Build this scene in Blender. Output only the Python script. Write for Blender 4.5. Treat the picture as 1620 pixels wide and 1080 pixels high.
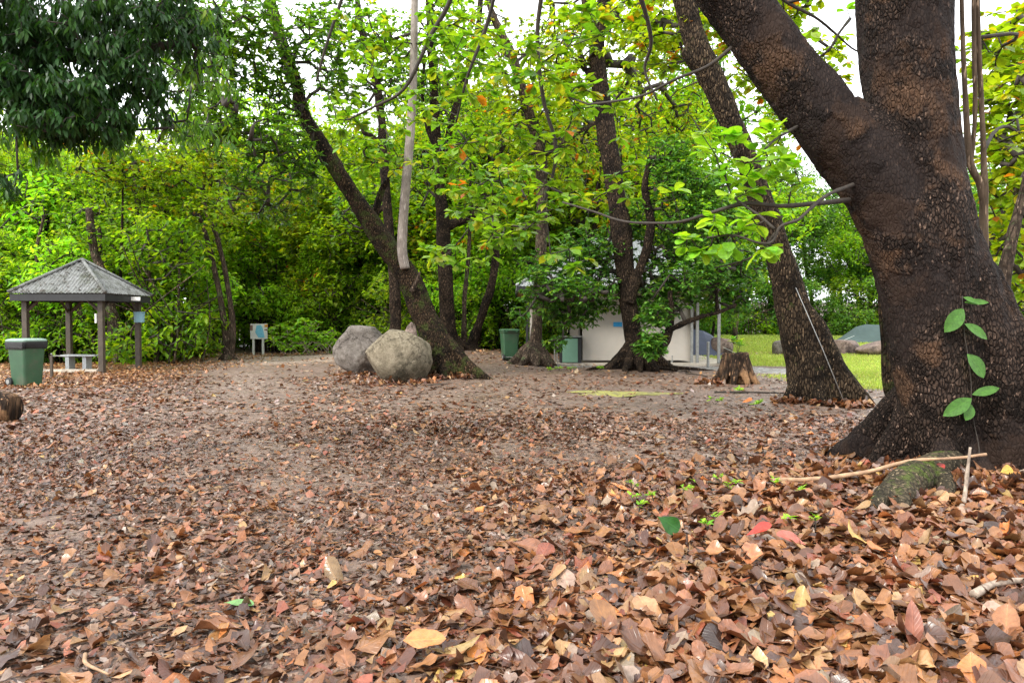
import bpy, bmesh, math, random
import numpy as np
from mathutils import Vector, Matrix

# ------------------------------------------------------------------ camera, world, sun, exposure
scene = bpy.context.scene
for o in list(bpy.data.objects): bpy.data.objects.remove(o)
C = scene.collection
F = 1170.0; CX, CY = 810.0, 540.0; HOR = 508.0; EYE = 1.5
PITCH = math.atan((CY - HOR) / F)
cam_d = bpy.data.cameras.new("camera"); cam = bpy.data.objects.new("camera", cam_d); C.objects.link(cam)
cam_d.sensor_width = 36; cam_d.lens = 26.0; cam_d.clip_start = 0.05; cam_d.clip_end = 2000
cam.location = (0, 0, EYE); cam.rotation_euler = (math.pi/2 - PITCH, 0, 0)
scene.camera = cam
SUN_EL, SUN_AZ = math.radians(44), math.radians(-128)     # azimuth clockwise from +Y
world = bpy.data.worlds.new("World"); scene.world = world; world.use_nodes = True
wn, wl = world.node_tree.nodes, world.node_tree.links
wn.clear()
wo = wn.new("ShaderNodeOutputWorld"); wb = wn.new("ShaderNodeBackground")
sky = wn.new("ShaderNodeTexSky"); sky.sky_type = 'NISHITA'; sky.sun_disc = False
sky.sun_elevation = SUN_EL; sky.sun_rotation = SUN_AZ; sky.dust_density = 3.0
# thin white cloud sheet over the sky, broken by noise
tc = wn.new("ShaderNodeTexCoord"); cn = wn.new("ShaderNodeTexNoise"); cn.inputs["Scale"].default_value = 2.2; cn.inputs["Detail"].default_value = 5
cr = wn.new("ShaderNodeValToRGB"); cr.color_ramp.elements[0].position = .30; cr.color_ramp.elements[0].color = (.72,.72,.72,1)
cr.color_ramp.elements[1].position = .6; cr.color_ramp.elements[1].color = (1,1,1,1)
mx = wn.new("ShaderNodeMix"); mx.data_type = 'RGBA'; mx.inputs[7].default_value = (11.6, 11.9, 12.3, 1)
wl.new(tc.outputs["Generated"], cn.inputs["Vector"]); wl.new(cn.outputs["Fac"], cr.inputs["Fac"])
wl.new(cr.outputs["Color"], mx.inputs[0]); wl.new(sky.outputs["Color"], mx.inputs[6])
wl.new(mx.outputs[2], wb.inputs["Color"]); wb.inputs["Strength"].default_value = 0.12
wl.new(wb.outputs[0], wo.inputs[0])
sun_d = bpy.data.lights.new("sun", 'SUN'); sun = bpy.data.objects.new("sun", sun_d); C.objects.link(sun)
sun_d.energy = 2.0; sun_d.angle = math.radians(12); sun_d.color = (1, .95, .86)
sdir = Vector((math.sin(SUN_AZ)*math.cos(SUN_EL), math.cos(SUN_AZ)*math.cos(SUN_EL), math.sin(SUN_EL)))
sun.rotation_euler = sdir.to_track_quat('Z', 'Y').to_euler(); sun.location = (0, 0, 30)
scene.view_settings.view_transform = 'Standard'; scene.view_settings.look = 'None'
scene.view_settings.exposure = 1.16; scene.view_settings.gamma = 1
scene.cycles.max_bounces = 9; scene.cycles.diffuse_bounces = 7; scene.cycles.glossy_bounces = 2
scene.cycles.transmission_bounces = 4; scene.cycles.transparent_max_bounces = 4
scene.cycles.caustics_reflective = False; scene.cycles.caustics_refractive = False
scene.cycles.sample_clamp_indirect = 4
scene.cycles.use_denoising = True

rng = np.random.default_rng(7); random.seed(7)
PI = math.pi

# ------------------------------------------------------------------ helpers: picture point -> world point
cp, sp = math.cos(PITCH), math.sin(PITCH)
def ray(px, py):
    x = (px-CX)/F; y = (CY-py)/F
    return np.array([x, cp + y*sp, -sp + y*cp])
def at(px, py, Y):
    r = ray(px, py); t = Y/r[1]
    return np.array([r[0]*t, Y, EYE + r[2]*t])
def pxm(n, Y): return n*Y/F

def _hash(ix, iy, iz, s):
    h = (ix*374761393 + iy*668265263 + iz*2147483647*3 + s*1274126177) & 0xffffffff
    h = ((h ^ (h >> 13))*1274126177) & 0xffffffff
    h = h ^ (h >> 16)
    return (h & 0xffff)/65535.0
def vnoise(p, s=0):
    p = np.asarray(p, float); i = np.floor(p).astype(np.int64); f = p-i; f = f*f*(3-2*f)
    out = 0
    for dx in (0,1):
        wx = f[...,0] if dx else 1-f[...,0]
        for dy in (0,1):
            wy = f[...,1] if dy else 1-f[...,1]
            for dz in (0,1):
                wz = f[...,2] if dz else 1-f[...,2]
                out = out + wx*wy*wz*_hash(i[...,0]+dx, i[...,1]+dy, i[...,2]+dz, s)
    return out*2-1
def fbm(p, oct=4, s=0):
    a = 1; t = 0; p = np.asarray(p, float)
    for k in range(oct): t = t + a*vnoise(p*(2**k), s+k); a *= .5
    return t
def ss(a, b, x):
    t = np.clip((x-a)/(b-a), 0, 1); return t*t*(3-2*t)

def gz(x, y):
    x = np.asarray(x, float); y = np.asarray(y, float)
    p = np.stack([x*.25, y*.25, x*0], -1)
    z = .05*fbm(p, 3, 3)*ss(2, 7, y)
    z = z + .42*np.exp(-(((x+3.0)/4.5)**2 + ((y-29)/4.5)**2))
    z = z + .12*np.exp(-(((x-3.7)/1.6)**2 + ((y-21.8)/1.3)**2))
    z = z + 0.02*np.exp(-(((x-4.4)/1.5)**2 + ((y-7.2)/1.3)**2))
    z = z + .10*np.exp(-(((x+1.9)/1.2)**2 + ((y-18.6)/.9)**2))
    z = z + ss(38, 60, y)*.45*ss(4, 9, x)
    z = z + ss(70, 160, y)*5
    return z
def G(px, py):
    r = ray(px, py); lo, hi = 1.0, 400.0
    for k in range(60):
        m = (lo+hi)/2; q = np.array([0,0,EYE]) + r*m
        if q[2] > gz(q[0], q[1]): lo = m
        else: hi = m
    q = np.array([0,0,EYE]) + r*lo
    return q
def gp(x, y): return np.array([x, y, float(gz(x, y))])

# ------------------------------------------------------------------ helpers: objects
def setp(o, label=None, cat=None, group=None, kind=None):
    if label: o["label"] = label
    if cat: o["category"] = cat
    if group: o["group"] = group
    if kind: o["kind"] = kind
    return o
def thing(name, label, cat, loc, group=None, rz=0.0):
    o = bpy.data.objects.new(name, None); C.objects.link(o)
    o.location = tuple(float(v) for v in loc); o.rotation_euler = (0, 0, rz); o.empty_display_size = .2
    return setp(o, label, cat, group)
def meshdata(name, V, faces=None, loops=None, totals=None, smooth=True):
    me = bpy.data.meshes.new(name)
    V = np.asarray(V, np.float32).reshape(-1, 3)
    if loops is None:
        totals = np.array([len(f) for f in faces], np.int32)
        loops = np.array([i for f in faces for i in f], np.int32)
    me.vertices.add(len(V)); me.vertices.foreach_set("co", V.ravel())
    me.loops.add(len(loops)); me.loops.foreach_set("vertex_index", np.asarray(loops, np.int32))
    starts = np.zeros(len(totals), np.int32); starts[1:] = np.cumsum(totals)[:-1]
    me.polygons.add(len(totals)); me.polygons.foreach_set("loop_start", starts); me.polygons.foreach_set("loop_total", np.asarray(totals, np.int32))
    me.polygons.foreach_set("use_smooth", np.full(len(totals), smooth, bool))
    me.update(calc_edges=True)
    return me
def setcol(me, col, name="col"):
    a = me.attributes.new(name, 'FLOAT_COLOR', 'POINT')
    c = np.ones((len(me.vertices), 4), np.float32); c[:, :col.shape[1]] = col
    a.data.foreach_set("color", c.ravel())
def link(name, me, mats=None, parent=None, label=None):
    o = bpy.data.objects.new(name, me); C.objects.link(o)
    if mats is not None and len(me.materials) == 0:
        for m in (mats if isinstance(mats, (list, tuple)) else [mats]): me.materials.append(m)
    if parent is not None: o.parent = parent
    if label: o["label"] = label
    return o
class MB:
    """collects verts and faces (world coordinates), several material slots"""
    def __init__(s): s.V = []; s.L = []; s.T = []; s.M = []; s.Cc = []; s.U = []; s.n = 0
    def add(s, V, loops, totals, mat=0, col=None, uv=None):
        V = np.asarray(V, float).reshape(-1, 3)
        s.V.append(V); s.L.append(np.asarray(loops, np.int64).ravel()+s.n); s.T.append(np.asarray(totals, np.int64).ravel())
        s.M.append(np.full(len(s.T[-1]), mat)); s.n += len(V)
        s.Cc.append(np.broadcast_to(np.array(col if col is not None else (.5,.5,.5)), (len(V), 3)))
        s.U.append(uv if uv is not None else np.zeros((len(V), 2)))
    def faces(s, V, F_, mat=0, col=None): s.add(V, [i for f in F_ for i in f], [len(f) for f in F_], mat, col)
    def box(s, c, size, rz=0, mat=0, rx=0, ry=0, taper=1.0):
        x, y, z = [v/2 for v in size]
        V = np.array([(-x,-y,-z),(x,-y,-z),(x,y,-z),(-x,y,-z),(-x*taper,-y*taper,z),(x*taper,-y*taper,z),(x*taper,y*taper,z),(-x*taper,y*taper,z)])
        R = np.array(Matrix.Rotation(rz,3,'Z') @ Matrix.Rotation(ry,3,'Y') @ Matrix.Rotation(rx,3,'X'))
        s.faces(V@R.T + np.array(c), [(0,3,2,1),(4,5,6,7),(0,1,5,4),(1,2,6,5),(2,3,7,6),(3,0,4,7)], mat)
    def tube(s, P, R, n=8, mat=0, col=None, cap=True, wob=0, seed=0, ell=None):
        P = np.asarray(P, float); m = len(P); R = np.broadcast_to(np.asarray(R, float), (m,))
        T = np.gradient(P, axis=0); T /= np.linalg.norm(T, axis=1)[:, None]+1e-9
        ref = np.array([0,1,0.]) if abs(T[:,1]).mean() < .8 else np.array([1.,0,0])
        A = np.cross(T, ref); A /= np.linalg.norm(A, axis=1)[:, None]+1e-9; B = np.cross(T, A)
        th = np.linspace(0, 2*PI, n, endpoint=False)
        rr = np.broadcast_to(R[:, None], (m, n)).copy()
        dirs = A[:, None]*np.cos(th)[None, :, None] + B[:, None]*np.sin(th)[None, :, None]
        if wob:
            q = P[:, None] + dirs*rr[..., None]
            rr = rr*(1 + wob*fbm(q*np.array([1.,1.,.5])*(1.2/max(R.mean(), .05))*.35, 3, seed))
        V = P[:, None] + dirs*rr[..., None]
        i = np.arange(m-1)[:, None]*n; j = np.arange(n)[None]; j2 = (j+1) % n
        Q = np.stack([i+j, i+j2, i+n+j2, i+n+j], -1).reshape(-1, 4)
        V = V.reshape(-1, 3); L = list(Q.ravel()); tt = [4]*len(Q)
        if cap:
            L += list(range(n-1, -1, -1)); L += list(range((m-1)*n, m*n)); tt += [n, n]
        s.add(V, L, tt, mat, col)
    def mesh(s, name, org=(0,0,0), smooth=True, col=False, uv=False):
        V = np.concatenate(s.V) - np.array(org); L = np.concatenate(s.L); T = np.concatenate(s.T); M = np.concatenate(s.M)
        me = meshdata(name, V, loops=L, totals=T, smooth=smooth)
        me.polygons.foreach_set("material_index", M.astype(np.int32))
        if col: setcol(me, np.concatenate(s.Cc))
        if uv:
            U = np.concatenate(s.U); l = me.uv_layers.new(name="UVMap"); l.data.foreach_set("uv", U[L].astype(np.float32).ravel())
        return me
    def build(s, name, mats, parent=None, smooth=False, label=None, col=False, uv=False, bevel=0, org=None):
        if org is None: org = tuple(parent.matrix_basis.translation) if parent is not None and parent.parent is None else (tuple(parent.parent.matrix_basis.translation) if parent is not None else (0,0,0))
        me = s.mesh(name, org, smooth, col, uv)
        o = link(name, me, mats, parent, label)
        if bevel:
            b = o.modifiers.new("bevel", 'BEVEL'); b.width = bevel; b.segments = 2; b.limit_method = 'ANGLE'
        return o
def crv(pts, n=24):
    """Catmull-Rom through rows of (x,y,z,r,...)"""
    P = np.asarray(pts, float)
    if len(P) < 3:
        t = np.linspace(0,1,n)[:,None]; return P[0]*(1-t)+P[-1]*t
    E = np.vstack([2*P[0]-P[1], P, 2*P[-1]-P[-2]]); out = []
    m = len(P)-1
    for t in np.linspace(0, m, n):
        i = min(int(t), m-1); u = t-i; a, b, c, d = E[i:i+4]
        out.append(.5*((2*b)+(-a+c)*u+(2*a-5*b+4*c-d)*u*u+(-a+3*b-3*c+d)*u**3))
    return np.array(out)

# ------------------------------------------------------------------ materials
def nt(name):
    m = bpy.data.materials.new(name); m.use_nodes = True; t = m.node_tree; t.nodes.clear()
    out = t.nodes.new("ShaderNodeOutputMaterial"); b = t.nodes.new("ShaderNodeBsdfPrincipled")
    t.links.new(b.outputs[0], out.inputs[0]); return m, t.nodes, t.links, b, out
def noise(N, L, scale, detail=4, rough=.6, vec=None, coord="Object"):
    n = N.new("ShaderNodeTexNoise"); n.inputs["Scale"].default_value = scale; n.inputs["Detail"].default_value = detail; n.inputs["Roughness"].default_value = rough
    if vec is None:
        t = N.new("ShaderNodeTexCoord"); vec = t.outputs[coord]
    L.new(vec, n.inputs["Vector"]); return n
def ramp(N, L, src, stops):
    r = N.new("ShaderNodeValToRGB"); e = r.color_ramp.elements
    while len(e) < len(stops): e.new(.5)
    for k, (p, c) in enumerate(stops): e[k].position = p; e[k].color = (*c, 1)
    L.new(src, r.inputs["Fac"]); return r
def mixc(N, L, fac, a, b, mode='MIX'):
    m = N.new("ShaderNodeMix"); m.data_type = 'RGBA'; m.blend_type = mode
    for s_, i in ((fac, 0), (a, 6), (b, 7)):
        if isinstance(s_, (int, float)): m.inputs[i].default_value = s_
        elif isinstance(s_, tuple): m.inputs[i].default_value = (*s_, 1)
        else: L.new(s_, m.inputs[i])
    return m.outputs[2]
def bump(N, L, b, h, strength=.4, dist=.01):
    k = N.new("ShaderNodeBump"); k.inputs["Strength"].default_value = strength; k.inputs["Distance"].default_value = dist
    L.new(h, k.inputs["Height"]); L.new(k.outputs[0], b.inputs["Normal"]); return k
def mapping(N, L, scale, coord="Object"):
    t = N.new("ShaderNodeTexCoord"); m = N.new("ShaderNodeMapping"); m.inputs["Scale"].default_value = scale
    L.new(t.outputs[coord], m.inputs["Vector"]); return m.outputs[0]
def mat_simple(name, c1, c2=None, rough=.6, scale=6, bs=.2, bd=.004, metal=0, grime=None):
    m, N, L, b, o = nt(name); b.inputs["Roughness"].default_value = rough; b.inputs["Metallic"].default_value = metal
    n = noise(N, L, scale, 6); c2 = c2 or tuple(v*.7 for v in c1)
    col = ramp(N, L, n.outputs["Fac"], [(.35, c2), (.65, c1)]).outputs[0]
    if grime:
        n2 = noise(N, L, 2.3, 8, .7); f = ramp(N, L, n2.outputs["Fac"], [(.5, (0,0,0)), (.68, (1,1,1))]).outputs[0]
        col = mixc(N, L, f, col, grime)
    L.new(col, b.inputs["Base Color"]); n3 = noise(N, L, scale*12, 3); bump(N, L, b, n3.outputs["Fac"], bs, bd); return m
def mat_bark(name, dark, light, moss=None, plate=18, zs=.45, strength=.9, dist=.02, patch=None, mossamt=.55, smooth=False, speck=True, warp=.03):
    m, N, L, b, o = nt(name); b.inputs["Roughness"].default_value = .8; b.inputs["Specular IOR Level"].default_value = .12
    v = mapping(N, L, (1, 1, zs))
    dn = noise(N, L, 6, 3, .6, v); 
    wv = N.new("ShaderNodeMixRGB"); wv.inputs[0].default_value = warp; L.new(v, wv.inputs[1]); L.new(dn.outputs["Color"], wv.inputs[2])
    vo = N.new("ShaderNodeTexVoronoi"); vo.feature = 'DISTANCE_TO_EDGE'; vo.inputs["Scale"].default_value = plate; L.new(wv.outputs[0], vo.inputs["Vector"])
    vc = N.new("ShaderNodeTexVoronoi"); vc.inputs["Scale"].default_value = plate; L.new(wv.outputs[0], vc.inputs["Vector"])
    fine = noise(N, L, 60, 5, .7, v); big = noise(N, L, 2.2, 5, .65)
    edge = ramp(N, L, vo.outputs["Distance"], [(.02, (0,0,0)), (.22, (1,1,1))]).outputs[0]
    cell = N.new("ShaderNodeSeparateColor"); L.new(vc.outputs["Color"], cell.inputs[0])
    a = mixc(N, L, cell.outputs[0], tuple(v_*.8 for v_ in light), tuple(.5*(p+q) for p, q in zip(dark, light)))
    c = mixc(N, L, edge, dark, a)
    bigf = ramp(N, L, big.outputs["Fac"], [(.40, (1,1,1)), (.56, (0,0,0))]).outputs[0]
    c = mixc(N, L, bigf, c, tuple(v_*.8 for v_ in dark))
    ff = ramp(N, L, fine.outputs["Fac"], [(.3, (.55,.55,.55)), (.75, (1.25,1.25,1.25))]).outputs[0]
    c = mixc(N, L, 1.0, c, ff, 'MULTIPLY')
    spk = noise(N, L, 34, 2, .5, v); sf = ramp(N, L, spk.outputs["Fac"], [(.63, (0,0,0)), (.70, (1,1,1))]).outputs[0]
    c = mixc(N, L, sf, c, tuple(min(1, v_*(1.9 if speck else 1.05)) for v_ in light))
    if patch:
        pn = noise(N, L, 1.6, 4, .6); pf = ramp(N, L, pn.outputs["Fac"], [(.55, (0,0,0)), (.61, (.75,.75,.75))]).outputs[0]; c = mixc(N, L, pf, c, patch)
    if moss:
        mn = noise(N, L, 3.1, 6, .7); mf = ramp(N, L, mn.outputs["Fac"], [(mossamt, (0,0,0)), (mossamt+.1, (1,1,1))]).outputs[0]; c = mixc(N, L, mf, c, moss)
    L.new(c, b.inputs["Base Color"])
    hm = N.new("ShaderNodeMath"); hm.operation = 'ADD'; L.new(edge, hm.inputs[0]); L.new(fine.outputs["Fac"], hm.inputs[1])
    h2 = N.new("ShaderNodeMath"); h2.operation = 'ADD'; L.new(hm.outputs[0], h2.inputs[0]); L.new(cell.outputs[0], h2.inputs[1])
    if smooth:      # worn dark areas where the scales have come off
        wn_ = noise(N, L, 1.1, 5, .6); wf = ramp(N, L, wn_.outputs["Fac"], [(.46, (1,1,1)), (.56, (.15,.15,.15))]).outputs[0]
        c = mixc(N, L, wf, (.013,.009,.008), c); L.new(c, b.inputs["Base Color"])
        mm = N.new("ShaderNodeMath"); mm.operation = 'MULTIPLY'; L.new(h2.outputs[0], mm.inputs[0]); L.new(wf, mm.inputs[1]); h2 = mm
    bump(N, L, b, h2.outputs[0], strength, dist); return m
def mat_leaf(name, trans=.42, rough=.42, tmul=(1.4, 1.38, .45), hue=.0, vein=False, spec=.5):
    """col attribute per leaf; light passes through the blade"""
    m, N, L, b, o = nt(name)
    a = N.new("ShaderNodeAttribute"); a.attribute_name = "col"; c = a.outputs["Color"]
    oi = N.new("ShaderNodeObjectInfo")
    if hue:
        hs = N.new("ShaderNodeHueSaturation"); mr = N.new("ShaderNodeMapRange"); mr.inputs[3].default_value = .5-hue; mr.inputs[4].default_value = .5+hue*.6
        L.new(oi.outputs["Random"], mr.inputs[0]); L.new(mr.outputs[0], hs.inputs["Hue"])
        mr2 = N.new("ShaderNodeMapRange"); mr2.inputs[3].default_value = .7; mr2.inputs[4].default_value = 1.25
        ml = N.new("ShaderNodeMath"); ml.operation = 'FRACT'; mm = N.new("ShaderNodeMath"); mm.operation = 'MULTIPLY'; mm.inputs[1].default_value = 7.31
        L.new(oi.outputs["Random"], mm.inputs[0]); L.new(mm.outputs[0], ml.inputs[0]); L.new(ml.outputs[0], mr2.inputs[0]); L.new(mr2.outputs[0], hs.inputs["Value"])
        L.new(c, hs.inputs["Color"]); c = hs.outputs[0]
    if vein:
        uv = N.new("ShaderNodeUVMap"); sx = N.new("ShaderNodeSeparateXYZ"); L.new(uv.outputs[0], sx.inputs[0])
        ab = N.new("ShaderNodeMath"); ab.operation = 'ABSOLUTE'; L.new(sx.outputs[1], ab.inputs[0])
        mid = ramp(N, L, ab.outputs[0], [(.03, (1,1,1)), (.09, (0,0,0))]).outputs[0]
        # side veins run forward from the midrib
        s1 = N.new("ShaderNodeMath"); s1.operation = 'MULTIPLY_ADD'; L.new(ab.outputs[0], s1.inputs[0]); s1.inputs[1].default_value = -.28; L.new(sx.outputs[0], s1.inputs[2])
        s2 = N.new("ShaderNodeMath"); s2.operation = 'MULTIPLY'; L.new(s1.outputs[0], s2.inputs[0]); s2.inputs[1].default_value = 9
        s3 = N.new("ShaderNodeMath"); s3.operation = 'FRACT'; L.new(s2.outputs[0], s3.inputs[0])
        sv = ramp(N, L, s3.outputs[0], [(.0, (1,1,1)), (.10, (0,0,0)), (.90, (0,0,0)), (1, (1,1,1))]).outputs[0]
        vm = mixc(N, L, 1.0, mid, sv, 'SCREEN')
        lt = mixc(N, L, 1.0, c, (1.5,1.4,1.2), 'MULTIPLY')
        vf = N.new("ShaderNodeMath"); vf.operation = 'MULTIPLY'; vf.inputs[1].default_value = .45; L.new(vm, vf.inputs[0])
        c = mixc(N, L, vf.outputs[0], c, lt)
        n = noise(N, L, 25, 5, .7); nf = ramp(N, L, n.outputs["Fac"], [(.3, (.62,.58,.55)), (.62, (1.1,1.1,1.1))]).outputs[0]
        c = mixc(N, L, 1.0, c, nf, 'MULTIPLY')
        bump(N, L, b, vm, .5, .003)
    L.new(c, b.inputs["Base Color"]); b.inputs["Roughness"].default_value = rough; b.inputs["Specular IOR Level"].default_value = spec
    t = N.new("ShaderNodeBsdfTranslucent"); tcn = mixc(N, L, 1.0, c, tmul, 'MULTIPLY'); L.new(tcn, t.inputs[0])
    mxs = N.new("ShaderNodeMixShader"); mxs.inputs[0].default_value = trans
    L.new(b.outputs[0], mxs.inputs[1]); L.new(t.outputs[0], mxs.inputs[2]); L.new(mxs.outputs[0], o.inputs[0])
    return m

M = {}
M['leaf'] = mat_leaf("living_leaf", .52, .42, hue=0)
M['leaf_vein'] = mat_leaf("broad_veined_leaf", .5, .40, vein=True)
M['leaf_far'] = mat_leaf("woodland_leaf", .58, .5, hue=.02, spec=.35)
M['leaf_dark'] = mat_leaf("dark_glossy_leaf", .35, .48, spec=.3)
M['litter'] = mat_leaf("dead_leaf", .10, .31, (1.2, .9, .6), vein=True, spec=.55)
M['twig'] = mat_simple("twig_bark", (.042,.031,.022), (.02,.015,.011), .8, 20, .5)
M['bark_big'] = mat_bark("scaly_bark", (.018,.012,.009), (.125,.082,.060), plate=34, zs=.45, strength=1, dist=.035, patch=(.12,.066,.038), smooth=True, warp=.022)
M['bark_lean'] = mat_bark("ridged_bark", (.016,.011,.007), (.135,.092,.055), (.05,.06,.015), 24, .3, mossamt=.62, dist=.04)
M['bark_left'] = mat_bark("mossy_bark", (.016,.011,.007), (.115,.072,.040), (.05,.062,.016), 24, .35, mossamt=.52, dist=.04)
M['bark'] = mat_bark("brown_bark", (.016,.011,.008), (.10,.066,.042), None, 24, .3, dist=.035)
M['bark_pale'] = mat_bark("pale_smooth_bark", (.26,.22,.19), (.36,.32,.285), None, 9, .15, strength=.12, dist=.003, speck=False)
M['bark_grey'] = mat_bark("grey_brown_bark", (.04,.028,.02), (.17,.12,.085), (.09,.11,.05), 16, .25)
M['stumpwood'] = mat_bark("weathered_stump_wood", (.03,.02,.014), (.26,.15,.085), (.06,.055,.03), 9, .09, strength=1, dist=.03, patch=(.36,.20,.10), mossamt=.6)
M['moss'] = mat_bark("mossy_root", (.045,.038,.025), (.15,.115,.07), (.075,.105,.02), 20, .8, mossamt=.52)
M['stick'] = mat_simple("dry_stick_wood", (.40,.25,.14), (.22,.13,.075), .7, 14, .5)
M['stick_grey'] = mat_simple("grey_stick_wood", (.38,.30,.23), (.15,.11,.08), .7, 22, .5)

def mat_rock(name, c1, c2, c3, scale=2.0, amt=.5):
    m, N, L, b, o = nt(name); b.inputs["Roughness"].default_value = .82
    n1 = noise(N, L, scale, 8, .7); n2 = noise(N, L, 45, 4, .7); n3 = noise(N, L, scale*.8, 5, .7)
    c = ramp(N, L, n1.outputs["Fac"], [(.35, c2), (.62, c1)]).outputs[0]
    f = ramp(N, L, n3.outputs["Fac"], [(amt, (0,0,0)), (amt+.14, (1,1,1))]).outputs[0]; c = mixc(N, L, f, c, c3)
    s = ramp(N, L, n2.outputs["Fac"], [(.3, (.6,.6,.6)), (.7, (1.3,1.3,1.3))]).outputs[0]; c = mixc(N, L, 1.0, c, s, 'MULTIPLY')
    dn = noise(N, L, 2.5, 5, .7); wv = N.new("ShaderNodeMixRGB"); wv.inputs[0].default_value = .45; tcc = N.new("ShaderNodeTexCoord"); L.new(tcc.outputs["Object"], wv.inputs[1]); L.new(dn.outputs["Color"], wv.inputs[2])
    vo = N.new("ShaderNodeTexVoronoi"); vo.feature = 'DISTANCE_TO_EDGE'; vo.inputs["Scale"].default_value = 2.1; L.new(wv.outputs[0], vo.inputs["Vector"])
    ck = ramp(N, L, vo.outputs["Distance"], [(.0, (.35,.33,.3)), (.022, (1,1,1))]).outputs[0]; c = mixc(N, L, .6, c, ck, 'MULTIPLY')
    n4 = noise(N, L, 9, 6, .7); s4 = ramp(N, L, n4.outputs["Fac"], [(.35, (.65,.63,.6)), (.6, (1.12,1.12,1.12))]).outputs[0]; c = mixc(N, L, 1.0, c, s4, 'MULTIPLY')
    hh = N.new("ShaderNodeMath"); hh.operation = 'ADD'; L.new(n4.outputs["Fac"], hh.inputs[0]); L.new(ck, hh.inputs[1]); h3 = N.new("ShaderNodeMath"); h3.operation = 'MULTIPLY_ADD'; L.new(n2.outputs["Fac"], h3.inputs[0]); h3.inputs[1].default_value = .5; L.new(hh.outputs[0], h3.inputs[2])
    L.new(c, b.inputs["Base Color"]); b.inputs["Specular IOR Level"].default_value = .25; bump(N, L, b, h3.outputs[0], .9, .03); return m
M['rock_tan'] = mat_rock("tan_granite", (.27,.23,.165), (.19,.16,.11), (.065,.055,.035), 1.3, .49)
M['rock_grey'] = mat_rock("grey_granite", (.23,.205,.18), (.14,.12,.105), (.07,.05,.036), 1.2, .49)
M['rock_pink'] = mat_rock("pink_granite", (.27,.205,.175), (.17,.115,.095), (.07,.05,.045), 1.8, .47)

def mat_ground():
    m, N, L, b, o = nt("forest_ground")
    a = N.new("ShaderNodeAttribute"); a.attribute_name = "col"; s = N.new("ShaderNodeSeparateColor"); L.new(a.outputs["Color"], s.inputs[0])
    tcn = N.new("ShaderNodeTexCoord"); gv = tcn.outputs["Object"]
    vo = N.new("ShaderNodeTexVoronoi"); vo.inputs["Scale"].default_value = 22; L.new(gv, vo.inputs["Vector"])
    vs = N.new("ShaderNodeSeparateColor"); L.new(vo.outputs["Color"], vs.inputs[0])
    n1 = noise(N, L, 3, 8, .7, gv); n2 = noise(N, L, 40, 5, .7, gv); n3 = noise(N, L, .6, 4, .6, gv)
    chips = ramp(N, L, vs.outputs[0], [(.0, (.045,.028,.02)), (.35, (.10,.062,.042)), (.7, (.15,.085,.055)), (1, (.25,.17,.12))]).outputs[0]
    soil = ramp(N, L, n2.outputs["Fac"], [(.3, (.085,.056,.042)), (.7, (.24,.165,.125))]).outputs[0]
    f1 = ramp(N, L, n1.outputs["Fac"], [(.42, (0,0,0)), (.58, (1,1,1))]).outputs[0]
    dirt = mixc(N, L, f1, soil, chips)
    vg = N.new("ShaderNodeTexVoronoi"); vg.inputs["Scale"].default_value = 14; L.new(gv, vg.inputs["Vector"])
    gs = N.new("ShaderNodeSeparateColor"); L.new(vg.outputs["Color"], gs.inputs[0])
    gravel = ramp(N, L, gs.outputs[1], [(0, (.13,.12,.11)), (.6, (.30,.28,.26)), (1, (.5,.48,.45))]).outputs[0]
    sand = ramp(N, L, n2.outputs["Fac"], [(.3, (.24,.18,.14)), (.7, (.40,.31,.245))]).outputs[0]
    lawn = ramp(N, L, n1.outputs["Fac"], [(.3, (.20,.29,.03)), (.5, (.30,.38,.05)), (.72, (.38,.36,.11))]).outputs[0]
    br = noise(N, L, 5, 5, .8, gv)
    def rough_edge(sock):
        ad = N.new("ShaderNodeMath"); ad.operation = 'ADD'; L.new(sock, ad.inputs[0]); L.new(br.outputs["Fac"], ad.inputs[1])
        return ramp(N, L, ad.outputs[0], [(.88, (0,0,0)), (1.0, (1,1,1))]).outputs[0]
    c = mixc(N, L, rough_edge(s.outputs[2]), dirt, sand)
    c = mixc(N, L, rough_edge(s.outputs[0]), c, gravel)
    c = mixc(N, L, rough_edge(s.outputs[1]), c, lawn)
    L.new(c, b.inputs["Base Color"]); b.inputs["Roughness"].default_value = .55
    L.new(ramp(N, L, n3.outputs["Fac"], [(.35, (.42,.42,.42)), (.6, (.75,.75,.75))]).outputs[0], b.inputs["Roughness"])
    ad = N.new("ShaderNodeMath"); ad.operation = 'ADD'; L.new(n2.outputs["Fac"], ad.inputs[0]); L.new(vs.outputs[1], ad.inputs[1])
    bump(N, L, b, ad.outputs[0], .8, .02); return m
M['ground'] = mat_ground()
M['grass'] = mat_leaf("lawn_grass", .4, .6)
M['roof'] = mat_rock("weathered_roof_steel", (.20,.205,.20), (.13,.137,.125), (.08,.087,.06), 2.5, .52)
M['roof'].node_tree.nodes["Principled BSDF"].inputs["Roughness"].default_value = .5
M['roof_pale'] = mat_simple("pale_roof_steel", (.30,.31,.32), (.22,.23,.24), .4, 3, .05)
M['fascia'] = mat_simple("dark_painted_timber", (.016,.017,.017), (.010,.010,.011), .6, 8)
M['post'] = mat_simple("brown_grey_post_paint", (.075,.056,.038), (.045,.034,.024), .6, 9, .3)
M['bench'] = mat_simple("grey_bench_paint", (.36,.38,.39), (.27,.29,.29), .45, 9)
M['concrete'] = mat_simple("pale_concrete", (.56,.50,.41), (.42,.37,.30), .8, 4, .3, grime=(.3,.25,.19))
M['wall'] = mat_simple("cream_wall_panel", (.47,.43,.38), (.42,.385,.34), .6, 1.6, .05, grime=(.47,.42,.36))
M['soffit'] = mat_simple("timber_soffit", (.38,.19,.085), (.25,.12,.055), .6, 5)
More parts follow.
